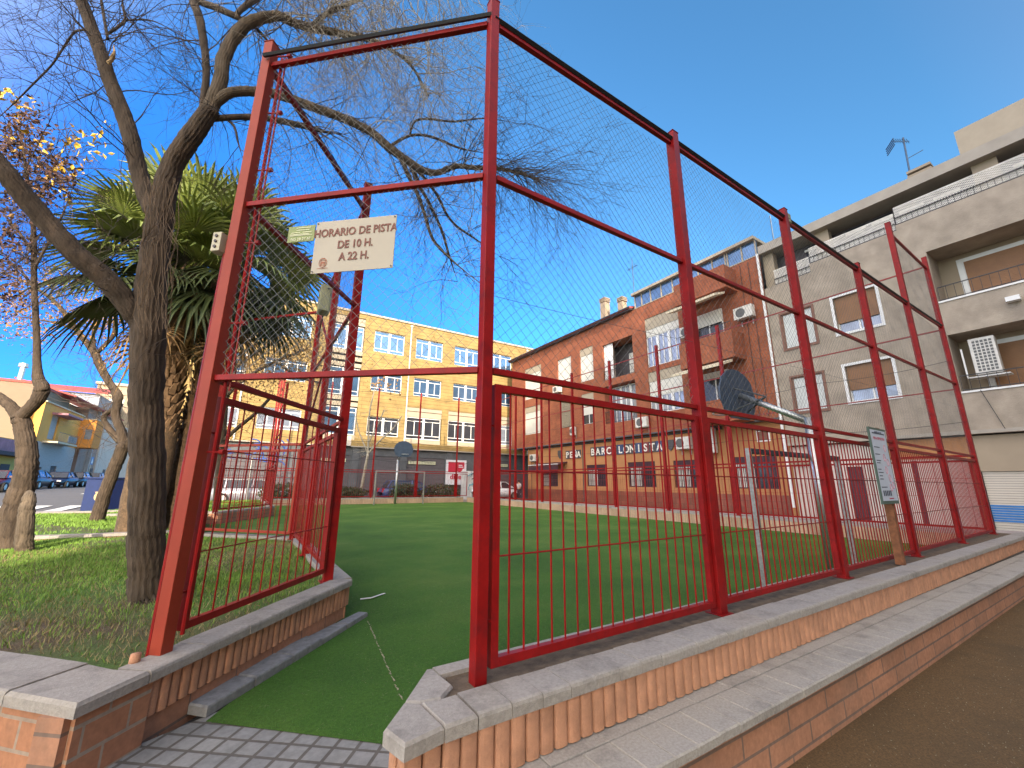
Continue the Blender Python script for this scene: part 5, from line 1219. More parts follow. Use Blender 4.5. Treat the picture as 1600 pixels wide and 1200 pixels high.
# ================================================================ CARS
def car(loc, rz, paint, label, kind='hatch', L=4.1, group=None):
    e = empty('parked_car', loc, label, 'car', group, rz)
    Wd = 1.72; hw = Wd/2
    # stations along the length: x, belt z, half width, sill z
    st = [(-L/2,.62,.70,.42),(-L/2+.06,.82,.76,.28),(-L/2+.35,.92,.83,.24),(-1.0,.93,.86,.22),(0,.92,.86,.22),(.9,.90,.85,.22),(L/2-.75,.80,.82,.24),(L/2-.2,.68,.74,.26),(L/2,.52,.62,.36)]
    m = MB(); rings = []
    for x, zb, w, zl_ in st:
        rings.append([(x,-w*.93,zl_),(x,-w,(zl_+zb)/2),(x,-w*.96,zb-.04),(x,-w*.80,zb),(x,w*.80,zb),(x,w*.96,zb-.04),(x,w,(zl_+zb)/2),(x,w*.93,zl_)])
    n = 8
    for r_ in rings: m.v += r_
    for i in range(len(rings)-1):
        for k in range(n): m.f.append((i*n+k, i*n+(k+1)%n, (i+1)*n+(k+1)%n, (i+1)*n+k)); m.mi.append(0)
    m.f.append(tuple(range(n))); m.mi.append(0); m.f.append(tuple((len(rings)-1)*n+k for k in reversed(range(n)))); m.mi.append(0)
    # roof and pillars
    if kind == 'hatch': rf = [(-L/2+.25,.93),(-L/2+.62,1.40),(-.9,1.47),(.15,1.46),(.55,1.38),(1.28,.90)]
    else: rf = [(-L/2+.75,.93),(-1.05,1.36),(-.6,1.42),(.1,1.42),(.5,1.35),(1.3,.90)]
    def gl(x): return .80 if x[1] < 1 else .60
    top = [(x, w_, z) for (x, z), w_ in zip(rf, [.76,.60,.58,.58,.60,.76])]
    o = len(m.v); ins = []
    for x, w_, z in top: m.v += [(x,-w_,z),(x,w_,z)]
    for i in range(len(top)-1):
        if 0 < i < len(top)-2: m.f.append((o+2*i,o+2*i+1,o+2*i+3,o+2*i+2)); m.mi.append(0)
    b = m.obj('body', paint, e, smooth=False, world=False)
    for p in b.data.polygons: p.use_smooth = True
    # glasshouse: windscreens and side glass
    m = MB()
    for i in (0, len(top)-2):
        a, c = top[i], top[i+1]; m.add([(a[0],-a[1]*.97,a[2]),(a[0],a[1]*.97,a[2]),(c[0],c[1]*.97,c[2]-.004),(c[0],-c[1]*.97,c[2]-.004)], [(0,1,2,3)])
    for s in (-1, 1):
        low = [(top[0][0]+.12,s*.80,.93),(top[-1][0]-.1,s*.80,.905)]
        ups = [(x,s*w_,z-.02) for x, w_, z in top[1:-1]]
        vs = [low[0]]+ups+[low[1]]; m.add(vs, [tuple(range(len(vs)))])
    m.obj('windows', 'glass_car', e, world=False)
    m = MB()
    for s in (-1, 1):
        for xp in (top[0][0]+.55 if kind == 'hatch' else -.95, .0):
            m.bar((xp,s*.81,.93),(xp+.05,s*.60,1.44),.07,.03)
        m.bar((top[-1][0]-.05,s*.79,.90),(top[-2][0],s*.60,1.39),.06,.04); m.bar((top[0][0]+.05,s*.79,.93),(top[1][0],s*.60,1.40),.09,.04)
        m.bar((top[1][0],s*.60,top[1][2]),(top[-2][0],s*.61,top[-2][2]),.04,.04)
        m.box(.85,1.0,s*.9-.06,s*.9+.06,.93,1.05)
    m.obj('pillars', paint, e, world=False)
    for s in (-1, 1):
        for x in (-L/2+.75, L/2-.82):
            m = MB(); m.cyl((x,s*.80,.31), (0,1,0), .31, .2, 20); w_ = m.obj('wheel', 'tyre', e, world=False)
            m = MB(); m.cyl((x,s*.905,.31), (0,1,0), .19, .02, 12); m.obj('rim', 'rim', w_, world=False)
        m = MB(); m.box(L/2-.16,L/2-.05,s*.50-.13,s*.50+.13,.54,.66); m.obj('headlight', 'lamp_clear', e, world=False)
        m = MB(); m.box(-L/2-.01,-L/2+.12,s*.62-.1,s*.62+.1,.62,.88); m.obj('taillight', 'lamp_red', e, world=False)
    return e
q = PY(392,770,30.6); car((q.x,30.6,.02), 0, 'car_silver', 'silver hatchback parked behind the far left planter', L=4.3)
q = PY(612,770,30.6); car((q.x+1.2,30.6,.02), 0, 'car_blue', 'blue hatchback seen through the far goal')
q = PY(780,770,30.2); car((q.x-.3,30.2,.02), 0, 'car_white', 'white hatchback behind the far right corner of the turf')
for px, pt, lb, kd in ((-6,'car_maroon','maroon car at the left edge of the street','sedan'),(48,'car_grey','dark grey car parked between the knobbly tree and the blue car','hatch'),(92,'car_navy','navy saloon in the middle of the kerb row','sedan'),(117,'car_dark','black car parked beyond the navy saloon','hatch'),(143,'car_grey','grey car nearest the leaning tree in the kerb row','hatch')):
    q = PX(px, 755, -14.3); car((-14.3,q.y,gz(-14.3,q.y)+.01), R(-90 if px != 48 else 90), pt, lb, kd, 4.3, 'cars parked along the left street')
# motorcycle-like red rear seen by the goal is a parked scooter
q = PY(662,772,29.8); e = empty('scooter', (q.x,29.8,.02), 'small dark scooter with white legs behind the right post of the far goal', 'scooter')
m = MB()
for x in (-.6,.6): m.cyl((q.x+x,29.8,.27), (0,1,0), .25, .1, 14)
m.obj('wheel', 'tyre', e); m = MB(); m.bar((q.x-.6,29.8,.35),(q.x+.1,29.8,.38),.25,.15); m.bar((q.x-.55,29.8,.6),(q.x-.05,29.8,.68),.26,.2); m.bar((q.x+.15,29.8,.35),(q.x+.5,29.8,1.0),.3,.08); m.tube([(q.x+.5,29.5,1.02),(q.x+.5,30.1,1.02)], .02, 6); m.obj('body', 'car_dark', e)
# hedges behind the far fence
def leaf_cloud(m, c, rad, n, size, seed, flat=1.0, zmin=None):
    r = random.Random(seed)
    for k in range(n):
        while True:
            v = Vector((r.uniform(-1,1), r.uniform(-1,1), r.uniform(-1,1)))
            if .25 < v.length < 1: break
        p = Vector((c[0]+v.x*rad[0], c[1]+v.y*rad[1], c[2]+v.z*rad[2]))
        a = Vector((r.gauss(0,1), r.gauss(0,1), r.gauss(0,1)*flat)).normalized(); b = a.orthogonal().normalized(); b = (b*math.cos(k)+a.cross(b)*math.sin(k))
        s = size*r.uniform(.6,1.4)
        m.add([p-a*s, p+b*s*.45, p+a*s, p-b*s*.45], [(0,1,2,3)])
for px, w, lb in ((440,1.3,'dark scruffy bush at the left end of the far fence'),(535,1.7,'low brown bush left of the far goal'),(632,1.1,'dark bush in front of the blue car'),(688,1.6,'round dark green bush right of the far goal')):
    q = PY(px,772,28.6); e = empty('bush', (q.x,28.6,.02), lb, 'bush')
    m = MB(); leaf_cloud(m, (q.x,28.6,.65), (w,.7,.62 if px != 535 else .4), 1800, .07, px); m.obj('foliage', 'hedge_leaf', e)
    m = MB(); 
    for k in range(6): m.tube([(q.x+(k-2.5)*.15,28.6,.02),(q.x+(k-2.5)*.35,28.6,.8)], .015, 5)
    m.obj('stems', 'twig', e)
# ================================================================ PERSON at the far corner
def skin_person(loc, rz, label, h=1.5):
    e = empty('person', loc, label, 'person', None, rz); k = h/1.7
    def sk(name, pts, edges, rads, mat, par):
        me = bpy.data.meshes.new(name); me.from_pydata([(x*k,y*k,z*k) for x,y,z in pts], edges, []); me.materials.append(M(mat))
        o = bpy.data.objects.new(name, me); SC.collection.objects.link(o); o.parent = par
        s = o.modifiers.new('skin', 'SKIN'); s.use_smooth_shade = True
        for v, r_ in zip(me.skin_vertices[0].data if me.skin_vertices else [], rads): v.radius = (r_*k, r_*k)
        return o
    def build(name, pts, edges, rads, mat, par):
        bm_me = bpy.data.meshes.new(name); bm_me.from_pydata([(x*k,y*k,z*k) for x,y,z in pts], edges, []); bm_me.materials.append(M(mat))
        o = bpy.data.objects.new(name, bm_me); SC.collection.objects.link(o); o.parent = par
        o.modifiers.new('skin', 'SKIN')
        if not bm_me.skin_vertices:
            bm_me.attributes
        lay = bm_me.skin_vertices[0] if len(bm_me.skin_vertices) else None
        if lay:
            for v, r_ in zip(lay.data, rads): v.radius = (r_*k, r_*k)
            lay.data[0].use_root = True
        ss = o.modifiers.new('sub', 'SUBSURF'); ss.levels = 1; ss.render_levels = 2
        return o
    P = [(0,0,.92),(0,0,1.12),(.03,0,1.38),(.05,0,1.50),(.09,0,1.60),(.11,0,1.72),
         (.02,.10,.88),(.04,.11,.48),(.0,.11,.08),(.12,.12,.03),(.0,-.10,.88),(.0,-.11,.48),(-.06,-.11,.08),(.06,-.12,.03),
         (.03,.19,1.40),(.05,.25,1.14),(.22,.22,.98),(.29,.20,.95),(.03,-.19,1.40),(.06,-.25,1.15),(.24,-.2,1.0),(.31,-.18,.97)]
    E = [(0,1),(1,2),(2,3),(3,4),(4,5),(0,6),(6,7),(7,8),(8,9),(0,10),(10,11),(11,12),(12,13),(2,14),(14,15),(15,16),(16,17),(2,18),(18,19),(19,20),(20,21)]
    RR = [.13,.13,.14,.055,.095,.075,.085,.06,.04,.035,.085,.06,.04,.035,.055,.045,.035,.03,.055,.045,.035,.03]
    body = build('body', P, E, RR, 'skin', e)
    build('top', [(0,0,.95),(0,0,1.12),(.03,0,1.40),(.03,.19,1.40),(.05,.25,1.16),(.03,-.19,1.40),(.06,-.25,1.17)], [(0,1),(1,2),(2,3),(3,4),(2,5),(5,6)], [.165,.155,.16,.078,.062,.078,.062], 'cloth_light', e)
    build('trousers', [(0,0,.94),(.02,.10,.86),(.04,.11,.48),(.0,.11,.12),(.0,-.10,.86),(.0,-.11,.48),(-.06,-.11,.12)], [(0,1),(1,2),(2,3),(0,4),(4,5),(5,6)], [.16,.11,.085,.065,.11,.085,.065], 'cloth_dark', e)
    m = MB(); m.blob((.085*k,0,1.67*k), .115*k, (1,.95,1.05), 12, 8); m.obj('hair', 'hair_dark', e, smooth=True, world=False)
    m = MB(); m.box(-.33*k,-.15*k,-.14*k,.14*k,1.02*k,1.42*k); m.obj('backpack', 'cloth_dark', e, bevel=.04, world=False)
    return e
q = PY(811,772,29.3); skin_person((q.x,29.3,.02), R(200), 'person in pale top and dark trousers with a backpack at the far fence corner', 1.5)
# ================================================================ TREES
def smooth(pts, k=4):
    """Catmull-Rom through (Vector, radius)"""
    out = []
    n = len(pts)
    for i in range(n-1):
        p0 = pts[max(i-1,0)]; p1 = pts[i]; p2 = pts[i+1]; p3 = pts[min(i+2,n-1)]
        for j in range(k):
            t = j/k
            f = lambda a,b,c,d: .5*((2*b)+(-a+c)*t+(2*a-5*b+4*c-d)*t*t+(-a+3*b-3*c+d)*t*t*t)
            out.append((f(p0[0],p1[0],p2[0],p3[0]), p1[1]*(1-t)+p2[1]*t))
    out.append(pts[-1]); return out
def D_(s): return 1
def limb(mb, spec, n=10, k=5, wob=.05, rough=0):
    big = n >= 12
    if big: n = 54; k = k*2; wob = .012
    rdg = [(.045 if j % 3 == 0 else -.045 if j % 3 == 1 else .0)+rnd.uniform(-.035,.035) for j in range(n)] if big else None
    """spec: (x, y, radius in photo px, depth)"""
    P = smooth([(DP(x,y,d), r*d/FPX/ray(x,y).length**.85) for x,y,r,d in spec], k)
    if not big: P = [(p, r*(1 if i < len(P)-6 or P[-1][1]*D_(spec) > .02 else 1-.16*(i-len(P)+7))) for i, (p, r) in enumerate(P)]
    if rough:
        P = [(p+Vector((rnd.uniform(-1,1),rnd.uniform(-1,1),rnd.uniform(-1,1)))*r*rough, r) for p, r in P]
    mb.tube([p for p,_ in P], [max(r,.002) for _,r in P], n, True, wob, rdg); return P
def grow(mb, p, d, L, r, lvl, rg, droop=.35, kids=4, wig=.3, n=4, spread=.8):
    seg = max(3, int(L/.09)) if lvl else max(3, int(L/.07)); pts = [p]; rr = [r]; q = p.copy(); dd = d.normalized(); dirs = [dd]
    for i in range(seg):
        dd = (dd + Vector((rg.gauss(0,wig),rg.gauss(0,wig),rg.gauss(0,wig)))*.45 + Vector((0,0,-droop*.25))).normalized()
        q = q + dd*(L/seg); pts.append(q); dirs.append(dd); rr.append(r*(1-.8*(i+1)/seg))
    mb.tube(pts, rr, n if lvl > 1 else 3, False)
    if lvl > 0:
        for c in range(kids):
            i = rg.randint(max(1,seg//5), seg); v = Vector((rg.gauss(0,1),rg.gauss(0,1),rg.gauss(0,1))).normalized()
            grow(mb, pts[i], dirs[i]+v*spread, L*rg.uniform(.4,.75), max(rr[i]*.75, .0015), lvl-1, rg, droop, kids, wig, n, spread)
# ---- the big bare tree by the entrance
te = empty('bare_tree', PZ(235,940,.3), 'large bare tree with furrowed bark and drooping twigs beside the orange red corner post', 'tree')
m = MB()
limb(m, [(234,962,46,3.55),(235,940,37,3.57),(231,900,31,3.57),(230,820,29,3.57),(231,720,27,3.57),(229,620,26,3.57),(233,520,27,3.57),(237,440,24,3.58),(246,370,22,3.6),(256,310,20,3.6),(270,258,18,3.62),(300,212,18,3.65),(328,172,15,3.7)], 20, 6, .06, .04)
m.obj('trunk', 'bark', te, smooth=True)
limbs = {}
specs = {
 'limb_left': [(246,575,10,3.62),(232,530,17,3.58),(208,488,19,3.52),(170,440,20,3.42),(120,398,20,3.3),(62,335,20,3.2),(10,272,20,3.1),(-60,190,19,3.0),(-150,90,17,2.9)],
 'limb_up': [(238,330,14,3.6),(222,290,15,3.65),(200,200,15,3.7),(174,133,14,3.75),(156,80,13,3.8),(127,0,12,3.9),(95,-90,11,4.0),(70,-180,9,4.1)],
 'limb_mid': [(326,176,14,3.7),(343,133,13,3.75),(352,85,12,3.8),(383,40,11,3.9),(430,25,9,4.0),(460,36,8,4.1),(485,43,8,4.2),(537,53,6,4.3),(565,58,5,4.4),(600,72,3.5,4.5),(640,100,2.5,4.6),(670,150,1.5,4.7)],
 'limb_right': [(325,172,11,3.7),(357,146,9,3.75),(400,143,8.5,3.85),(435,148,8.5,3.95),(490,168,8,4.1),(537,185,7.5,4.2),(582,208,7,4.3),(607,230,7.5,4.35),(650,260,6,4.45),(680,270,5,4.5),(712,260,4,4.6),(742,262,4,4.7),(790,265,3,4.9),(840,280,2,5.1)],
 'limb_low': [(312,190,7,3.7),(337,185,6,3.75),(400,183,6,3.9),(435,188,6,4.0),(475,197,5.5,4.1),(505,205,4,4.2),(522,210,2,4.25)],
 'limb_vertical': [(315,185,8,3.7),(318,160,7,3.72),(322,120,7,3.8),(320,82,7.5,3.9),(312,32,9,4.0),(298,-10,9,4.1),(280,-80,8,4.2)],
 'limb_top': [(285,-20,7,4.2),(307,0,7,4.1),(337,12,7,4.05),(367,25,6.5,4.0),(385,35,4,4.0),(402,46,3.5,4.0),(420,66,2.5,4.0),(440,90,1.5,4.0)],
 'limb_top_two': [(368,24,5,4.0),(385,8,6,4.1),(400,-2,6,4.2),(440,-40,5,4.3)],
 'limb_mid_two': [(487,42,5,4.2),(505,25,5,4.3),(525,14,4.5,4.4),(560,-2,4,4.5),(620,-40,3,4.6)],
 'limb_fork': [(628,248,5,4.4),(636,270,4,4.4),(650,298,3.5,4.45),(662,330,3,4.5),(677,375,2.5,4.5),(707,407,2,4.6),(742,437,1.5,4.7)],
 'limb_fork_two': [(640,256,4,4.4),(655,290,3,4.5),(672,320,2.5,4.5),(690,360,2.2,4.6),(702,400,2,4.6),(715,440,1.5,4.7)],
 'limb_fork_three': [(645,258,3.5,4.4),(680,300,2.5,4.6),(705,345,2,4.7),(745,375,1.6,4.8),(780,400,1.2,4.9)],
 'limb_side': [(607,230,3,4.35),(640,212,2.5,4.4),(675,214,2.3,4.4),(720,232,2,4.5),(765,240,1.5,4.6)],
 'limb_side_two': [(640,212,2,4.4),(648,190,2,4.4),(670,186,2,4.45),(710,190,1.8,4.5),(760,185,1.2,4.6),(820,195,1,4.8)],
 'branch_left': [(135,47,2.5,3.9),(117,50,2.5,4.0),(100,73,2.3,4.1),(82,100,2,4.1),(60,123,2,4.2),(20,163,1.6,4.3),(-20,200,1.5,4.3)],
 'branch_left_two': [(170,52,3,3.9),(195,32,3,4.0),(192,10,2.8,4.0),(190,-20,2.5,4.1)],
 'branch_left_three': [(195,32,2,4.0),(240,33,1.6,4.1),(290,60,1.2,4.1)],
 'branch_up_two': [(168,60,3,3.8),(163,30,3.2,3.9),(158,0,3,4.0),(150,-40,3,4.1)],
 'branch_hang': [(352,185,2.5,3.8),(366,198,2.2,3.8),(372,222,2,3.8),(380,250,1.2,3.8)],
}
for nm, s in specs.items():
    m = MB(); limbs[nm] = limb(m, s, 12 if s[1][2] > 8 else 7, 5, .06, .06 if s[1][2] > 4 else 0); m.obj('limb', 'bark_light' if nm in ('limb_mid','limb_right','limb_fork') else 'bark', te, smooth=True)
# broken stub with pale wood
m = MB(); limb(m, [(170,98,4,3.74),(176,90,6,3.68),(179,80,6.5,3.66),(177,70,4,3.68)], 9, 2, .22); m.obj('broken_stub', 'cut_wood', te)
rg = random.Random(5)
m = MB()
def twigs(mb, key, n, L, rg, t0=.2, droop=.4, lvl=2, kids=4, r=.005, wig=.3):
    P = limbs[key]
    for _ in range(n):
        i = rg.randint(int(len(P)*t0), len(P)-1); p, rad = P[i]
        v = Vector((rg.gauss(0,1),rg.gauss(0,1),rg.gauss(.15,1))).normalized()
        ax = (P[min(i+1,len(P)-1)][0]-P[max(i-1,0)][0]).normalized()
        grow(mb, p, (v+ax*.5), L*rg.uniform(.5,1.2), r*1.1, lvl, rg, droop, kids, wig)
twigs(m, 'limb_left', 16, .9, rg, .3, .1); twigs(m, 'limb_up', 46, 1.0, rg, .15, .25); twigs(m, 'limb_vertical', 20, .9, rg, .1, .5)
twigs(m, 'limb_top', 16, .8, rg, .2, .6); twigs(m, 'limb_top_two', 14, .8, rg, .2, .6)
twigs(m, 'limb_low', 12, .7, rg, .3, .6); twigs(m, 'limb_right', 50, .85, rg, .25, .45, kids=4)
for kx, nn_ in (('limb_fork',16),('limb_fork_two',16),('limb_fork_three',14),('limb_side',12),('limb_side_two',12)): twigs(m, kx, nn_, .65, rg, .2, .3, r=.0035)
P = limbs['limb_right']
for _ in range(56):      # end of the right limb fans out past the middle post
    i = rg.randint(len(P)-18, len(P)-1); grow(m, P[i][0], Vector((.8,-.4,rg.uniform(-.8,.7)))+Vector((rg.gauss(0,.5),rg.gauss(0,.5),0)), rg.uniform(.5,1.05), .004, 2, rg, .2, 4, .25)
for kx, nn_ in (('branch_left',16),('branch_left_two',12),('branch_left_three',10),('branch_up_two',12),('branch_hang',6)): twigs(m, kx, nn_, .75, rg, .1, .45, r=.0032)
for _ in range(10):
    q = DP(rg.uniform(190,280), rg.uniform(280,560), 3.3); grow(m, q, Vector((rg.gauss(0,1),rg.gauss(0,.4),rg.gauss(0,1))), rg.uniform(.3,.6), .003, 1, rg, .5, 3, .5)
o = m.obj('twigs', 'twig', te)
m = MB()
twigs(m, 'limb_mid', 60, .85, rg, .35, .6, kids=5, r=.006, wig=.5); twigs(m, 'limb_mid_two', 44, .9, rg, .15, .65, kids=5, r=.006, wig=.5); twigs(m, 'limb_right', 14, .7, rg, .35, .7)
for _ in range(42):      # hanging curtain of pale twigs above the entrance frame
    q = DP(rg.uniform(500,720), rg.uniform(-80,70), rg.uniform(4.0,4.8)); grow(m, q, Vector((rg.uniform(-.2,.5),rg.uniform(-.4,.2),-.9)), rg.uniform(.6,1.2), .0058, 2, rg, .35, 5, .55, 4, 1.1)
m.obj('pale_twigs', 'twig_pale', te)
m = MB()     # dead creeper stems round the trunk
for k in range(22):
    x0 = rg.uniform(212,268); pts = []
    for j in range(8):
        pts.append(DP(x0+rg.uniform(-9,9)+j*rg.uniform(0,3), 520-j*34+rg.uniform(-8,8), 3.22+rg.uniform(0,.06)))
    m.tube(pts, .0026, 4)
for k in range(10):
    pts = [DP(rg.uniform(205,255), rg.uniform(640,900), 3.25) for _ in range(2)]; 
m.obj('creeper', 'creeper', te)
# ---- knobbly pollard with the autumn crown, left edge
ke = empty('pollard_tree', PZ(15,862,.3), 'knobbly pollarded tree at the left edge with brown and yellow leaves above', 'tree')
m = MB(); D = 6.1
limb(m, [(16,872,30,D),(18,855,27,D),(24,800,24,D),(38,750,19,D),(42,710,17,D),(37,672,15,D),(30,650,14,D)], 16, 5, .09, .06); m.obj('trunk', 'bark', ke, smooth=True)
m = MB(); limb(m, [(40,866,14,5.9),(38,845,15,5.85),(42,800,13,5.85),(46,778,11,5.9),(44,768,5,5.95)], 12, 4, .1, .08); m.obj('burl', 'bark_light', ke, smooth=True)
m = MB(); limb(m, [(32,655,13,D),(18,636,10,D),(0,622,10,D),(-30,600,9,D),(-60,560,8,D)], 12, 4, .08, .05); m.obj('limb', 'bark', ke, smooth=True)
m = MB(); limb(m, [(32,652,12,D),(48,637,11,D),(62,620,12,D),(66,606,12,D),(60,592,10,D),(58,570,7,D),(57,520,5.5,D),(54,460,5,D),(53,420,5,D),(53,370,4.5,D),(48,320,3.5,D),(40,260,3,D),(30,200,2,D)], 12, 5, .08, .05); lk = limb(MB(), [(57,520,5.5,D),(54,460,5,D),(53,420,5,D),(53,370,4.5,D),(48,320,3.5,D),(40,260,3,D),(30,200,2,D)]); m.obj('limb', 'bark', ke, smooth=True)
m = MB(); P = lk; tips = []
for s in ([(54,400,4,D),(35,370,3,D),(10,340,2.5,D),(-20,300,2,D)],[(53,420,3.5,D),(75,380,3,D),(100,330,2.5,D),(118,280,1.5,D)],[(48,330,3,D),(70,290,2.5,D),(95,240,2,D),(110,200,1.5,D)],[(53,450,3,D),(30,420,3,D),(5,400,2.5,D)]):
    tips += limb(m, s, 6, 4)
rg = random.Random(9)
for p, r_ in (P[8:]+tips)*2: grow(m, p, Vector((rg.gauss(0,1),rg.gauss(0,1),rg.gauss(.3,1))), rg.uniform(.4,.9), .006, 2, rg, .2, 3, .4)
m.obj('twigs', 'twig', ke)
def leaves_at(name, mat, e, n, box, d, size, seed, centres=None, sig=22, dsp=.6):
    r = random.Random(seed); m = MB()
    for k in range(n):
        if centres:
            c = r.choice(centres); x = r.gauss(c[0], sig); y = r.gauss(c[1], sig)
        else: x = r.uniform(box[0], box[1]); y = r.uniform(box[2], box[3])
        p = DP(x, y, d+r.uniform(-dsp,dsp)); a = Vector((r.gauss(0,1), r.gauss(0,1), r.gauss(0,1))).normalized(); b = a.orthogonal().normalized(); t = r.uniform(0,6); b = b*math.cos(t)+a.cross(b)*math.sin(t)
        s = size*r.uniform(.6,1.4); c_ = a.cross(b)*s*.25
        m.add([p-a*s, p+b*s*.55+c_, p+a*s, p-b*s*.55+c_], [(0,1,2),(0,2,3)])
    return m.obj(name, mat, e)
cen = [(20,200),(40,230),(60,255),(15,250),(80,270),(100,260),(60,215),(5,225),(35,285),(70,300),(20,310),(5,420),(15,460),(20,390),(95,285),(55,330),(10,360),(40,180)]
leaves_at('brown_leaves', 'leaf_brown', ke, 2300, None, D, .030, 21, cen, 15, .5)
leaves_at('yellow_leaves', 'leaf_yellow', ke, 130, None, D-.1, .042, 22, [(15,145),(50,175),(10,215),(85,260),(115,265),(120,215),(150,205),(160,235),(60,240),(40,165),(75,215),(100,300),(20,245),(130,245),(112,228)], 10, .5)
leaves_at('tan_leaves', 'leaf_tan', ke, 170, None, D, .032, 23, cen+[(110,255),(135,205)], 18, .5)
# ---- leaning tree
le = empty('leaning_tree', PZ(155,815,.3), 'slender leaning tree with twisted limbs between the blue container and the palm', 'tree')
D = 10.4; m = MB()
limb(m, [(150,822,14,D),(153,808,12,D),(166,765,10.5,D),(183,722,10.5,D),(193,696,10,D)], 12, 5, .07, .05); m.obj('trunk', 'bark', le, smooth=True)
LL = []
for s in ([(193,698,9,D),(190,676,8,D),(180,648,7.5,D),(184,626,8,D),(178,610,6,D),(166,592,6,D),(154,570,6.5,D),(146,550,6.5,D),(121,517,5.5,D),(97,484,4.5,D),(75,463,3.5,D),(42,442,2.5,D),(0,425,2,D)],
          [(184,628,6,D),(188,618,4.5,D),(176,600,3.5,D),(165,580,3.2,D),(157,562,3,D),(152,548,3,D)],
          [(188,690,7,D),(175,676,6,D),(163,658,5,D),(164,648,5,D),(176,640,4,D)],
          [(147,550,3.5,D),(146,520,3,D),(150,492,2.5,D),(158,470,2,D)],
          [(153,550,4,D),(168,535,4,D),(178,522,4,D),(180,500,3.5,D),(178,480,3,D)],
          [(121,517,3,D),(90,505,2.5,D),(50,498,2,D),(0,490,1.8,D)],
          [(195,700,5,D),(200,690,5,D),(215,670,5,D),(222,650,4,D)]):
    m = MB(); LL += limb(m, s, 9, 4, .07); m.obj('limb', 'bark', le, smooth=True)
m = MB(); rg = random.Random(12)
for _ in range(110):
    p, r_ = rg.choice(LL[30:]); grow(m, p, Vector((rg.gauss(-.5,1),rg.gauss(0,1),rg.gauss(.4,1))), rg.uniform(.6,1.4), .009, 2, rg, -.05, 3, .3)
m.obj('twigs', 'twig', le)
leaves_at('tan_leaves', 'leaf_tan', le, 2200, None, D, .035, 31, [(40,455),(70,440),(100,450),(130,465),(40,490),(80,500),(60,520),(160,480),(120,490),(20,470),(150,510),(190,500),(15,505),(180,560)], 16, 1.2)
# ---- tree with tan leaves behind the court netting
be = empty('autumn_tree', PZ(352,800,.3), 'leafy tan autumn tree behind the side fence in front of the yellow building', 'tree')
D = 15.; m = MB()
limb(m, [(337,800,7,D),(343,740,7,D),(347,680,7,D),(352,620,6,D),(362,570,5,D)], 9, 4, .06); m.obj('trunk', 'bark', be, smooth=True)
LL = []
for s in ([(347,690,4,D),(372,668,3.5,D),(400,645,3,D),(425,618,2.5,D)],[(352,620,4,D),(385,590,3,D),(430,565,2.5,D),(480,545,2,D)],[(360,580,4,D),(400,550,3,D),(440,530,2,D)],[(362,570,4,D),(350,530,3,D),(345,490,2,D)],[(430,565,2,D),(470,590,2,D),(510,600,1.5,D)]):
    m = MB(); LL += limb(m, s, 7, 4); m.obj('limb', 'bark', be, smooth=True)
m = MB(); rg = random.Random(14)
for _ in range(90):
    p, r_ = rg.choice(LL); grow(m, p, Vector((rg.gauss(0,1),rg.gauss(0,1),rg.gauss(.2,1))), rg.uniform(.7,1.5), .012, 2, rg, .0, 3, .3)
m.obj('twigs', 'twig', be)
leaves_at('tan_leaves', 'leaf_tan', be, 3200, None, D, .045, 41, [(450,540),(470,555),(430,560),(480,530),(400,560),(460,575),(500,555),(385,590),(350,560),(420,590),(440,510)], 18, 1.2)
# ---- thin sapling beyond the far fence
D = (PY(563,775,29.0)-EYE).dot(_F); sp = PY(563,775,29.0)
se = empty('sapling', (sp.x,29.0,.02), 'thin bare pale sapling between the far fence and the yellow building', 'tree')
m = MB(); limb(m, [(563,776,2.6,D),(569,740,2.3,D),(575,709,2,D)], 7, 4); m.obj('trunk', 'twig_pale', se, smooth=True)
m = MB(); LL = []
for s in ([(575,709,1.8,D),(576,670,1.3,D),(578,640,1.1,D),(586,606,.7,D)],[(575,709,1.5,D),(592,690,1.2,D),(612,672,1,D),(628,650,.7,D)],[(575,709,1.3,D),(567,690,1,D),(560,672,.8,D),(556,650,.6,D)],[(576,690,1.2,D),(590,665,1,D),(600,640,.7,D)]):
    LL += limb(m, s, 5, 4)
rg = random.Random(15)
for _ in range(46):
    p, r_ = rg.choice(LL); grow(m, p, Vector((rg.gauss(0,1),rg.gauss(0,.6),rg.gauss(.4,1))), rg.uniform(.5,1.1), .014, 1, rg, -.1, 3, .3)
m.obj('twigs', 'twig_pale', se)
leaves_at('tan_leaves', 'leaf_tan', se, 90, None, D, .10, 42, [(585,600),(590,590),(612,605)], 8, .3)
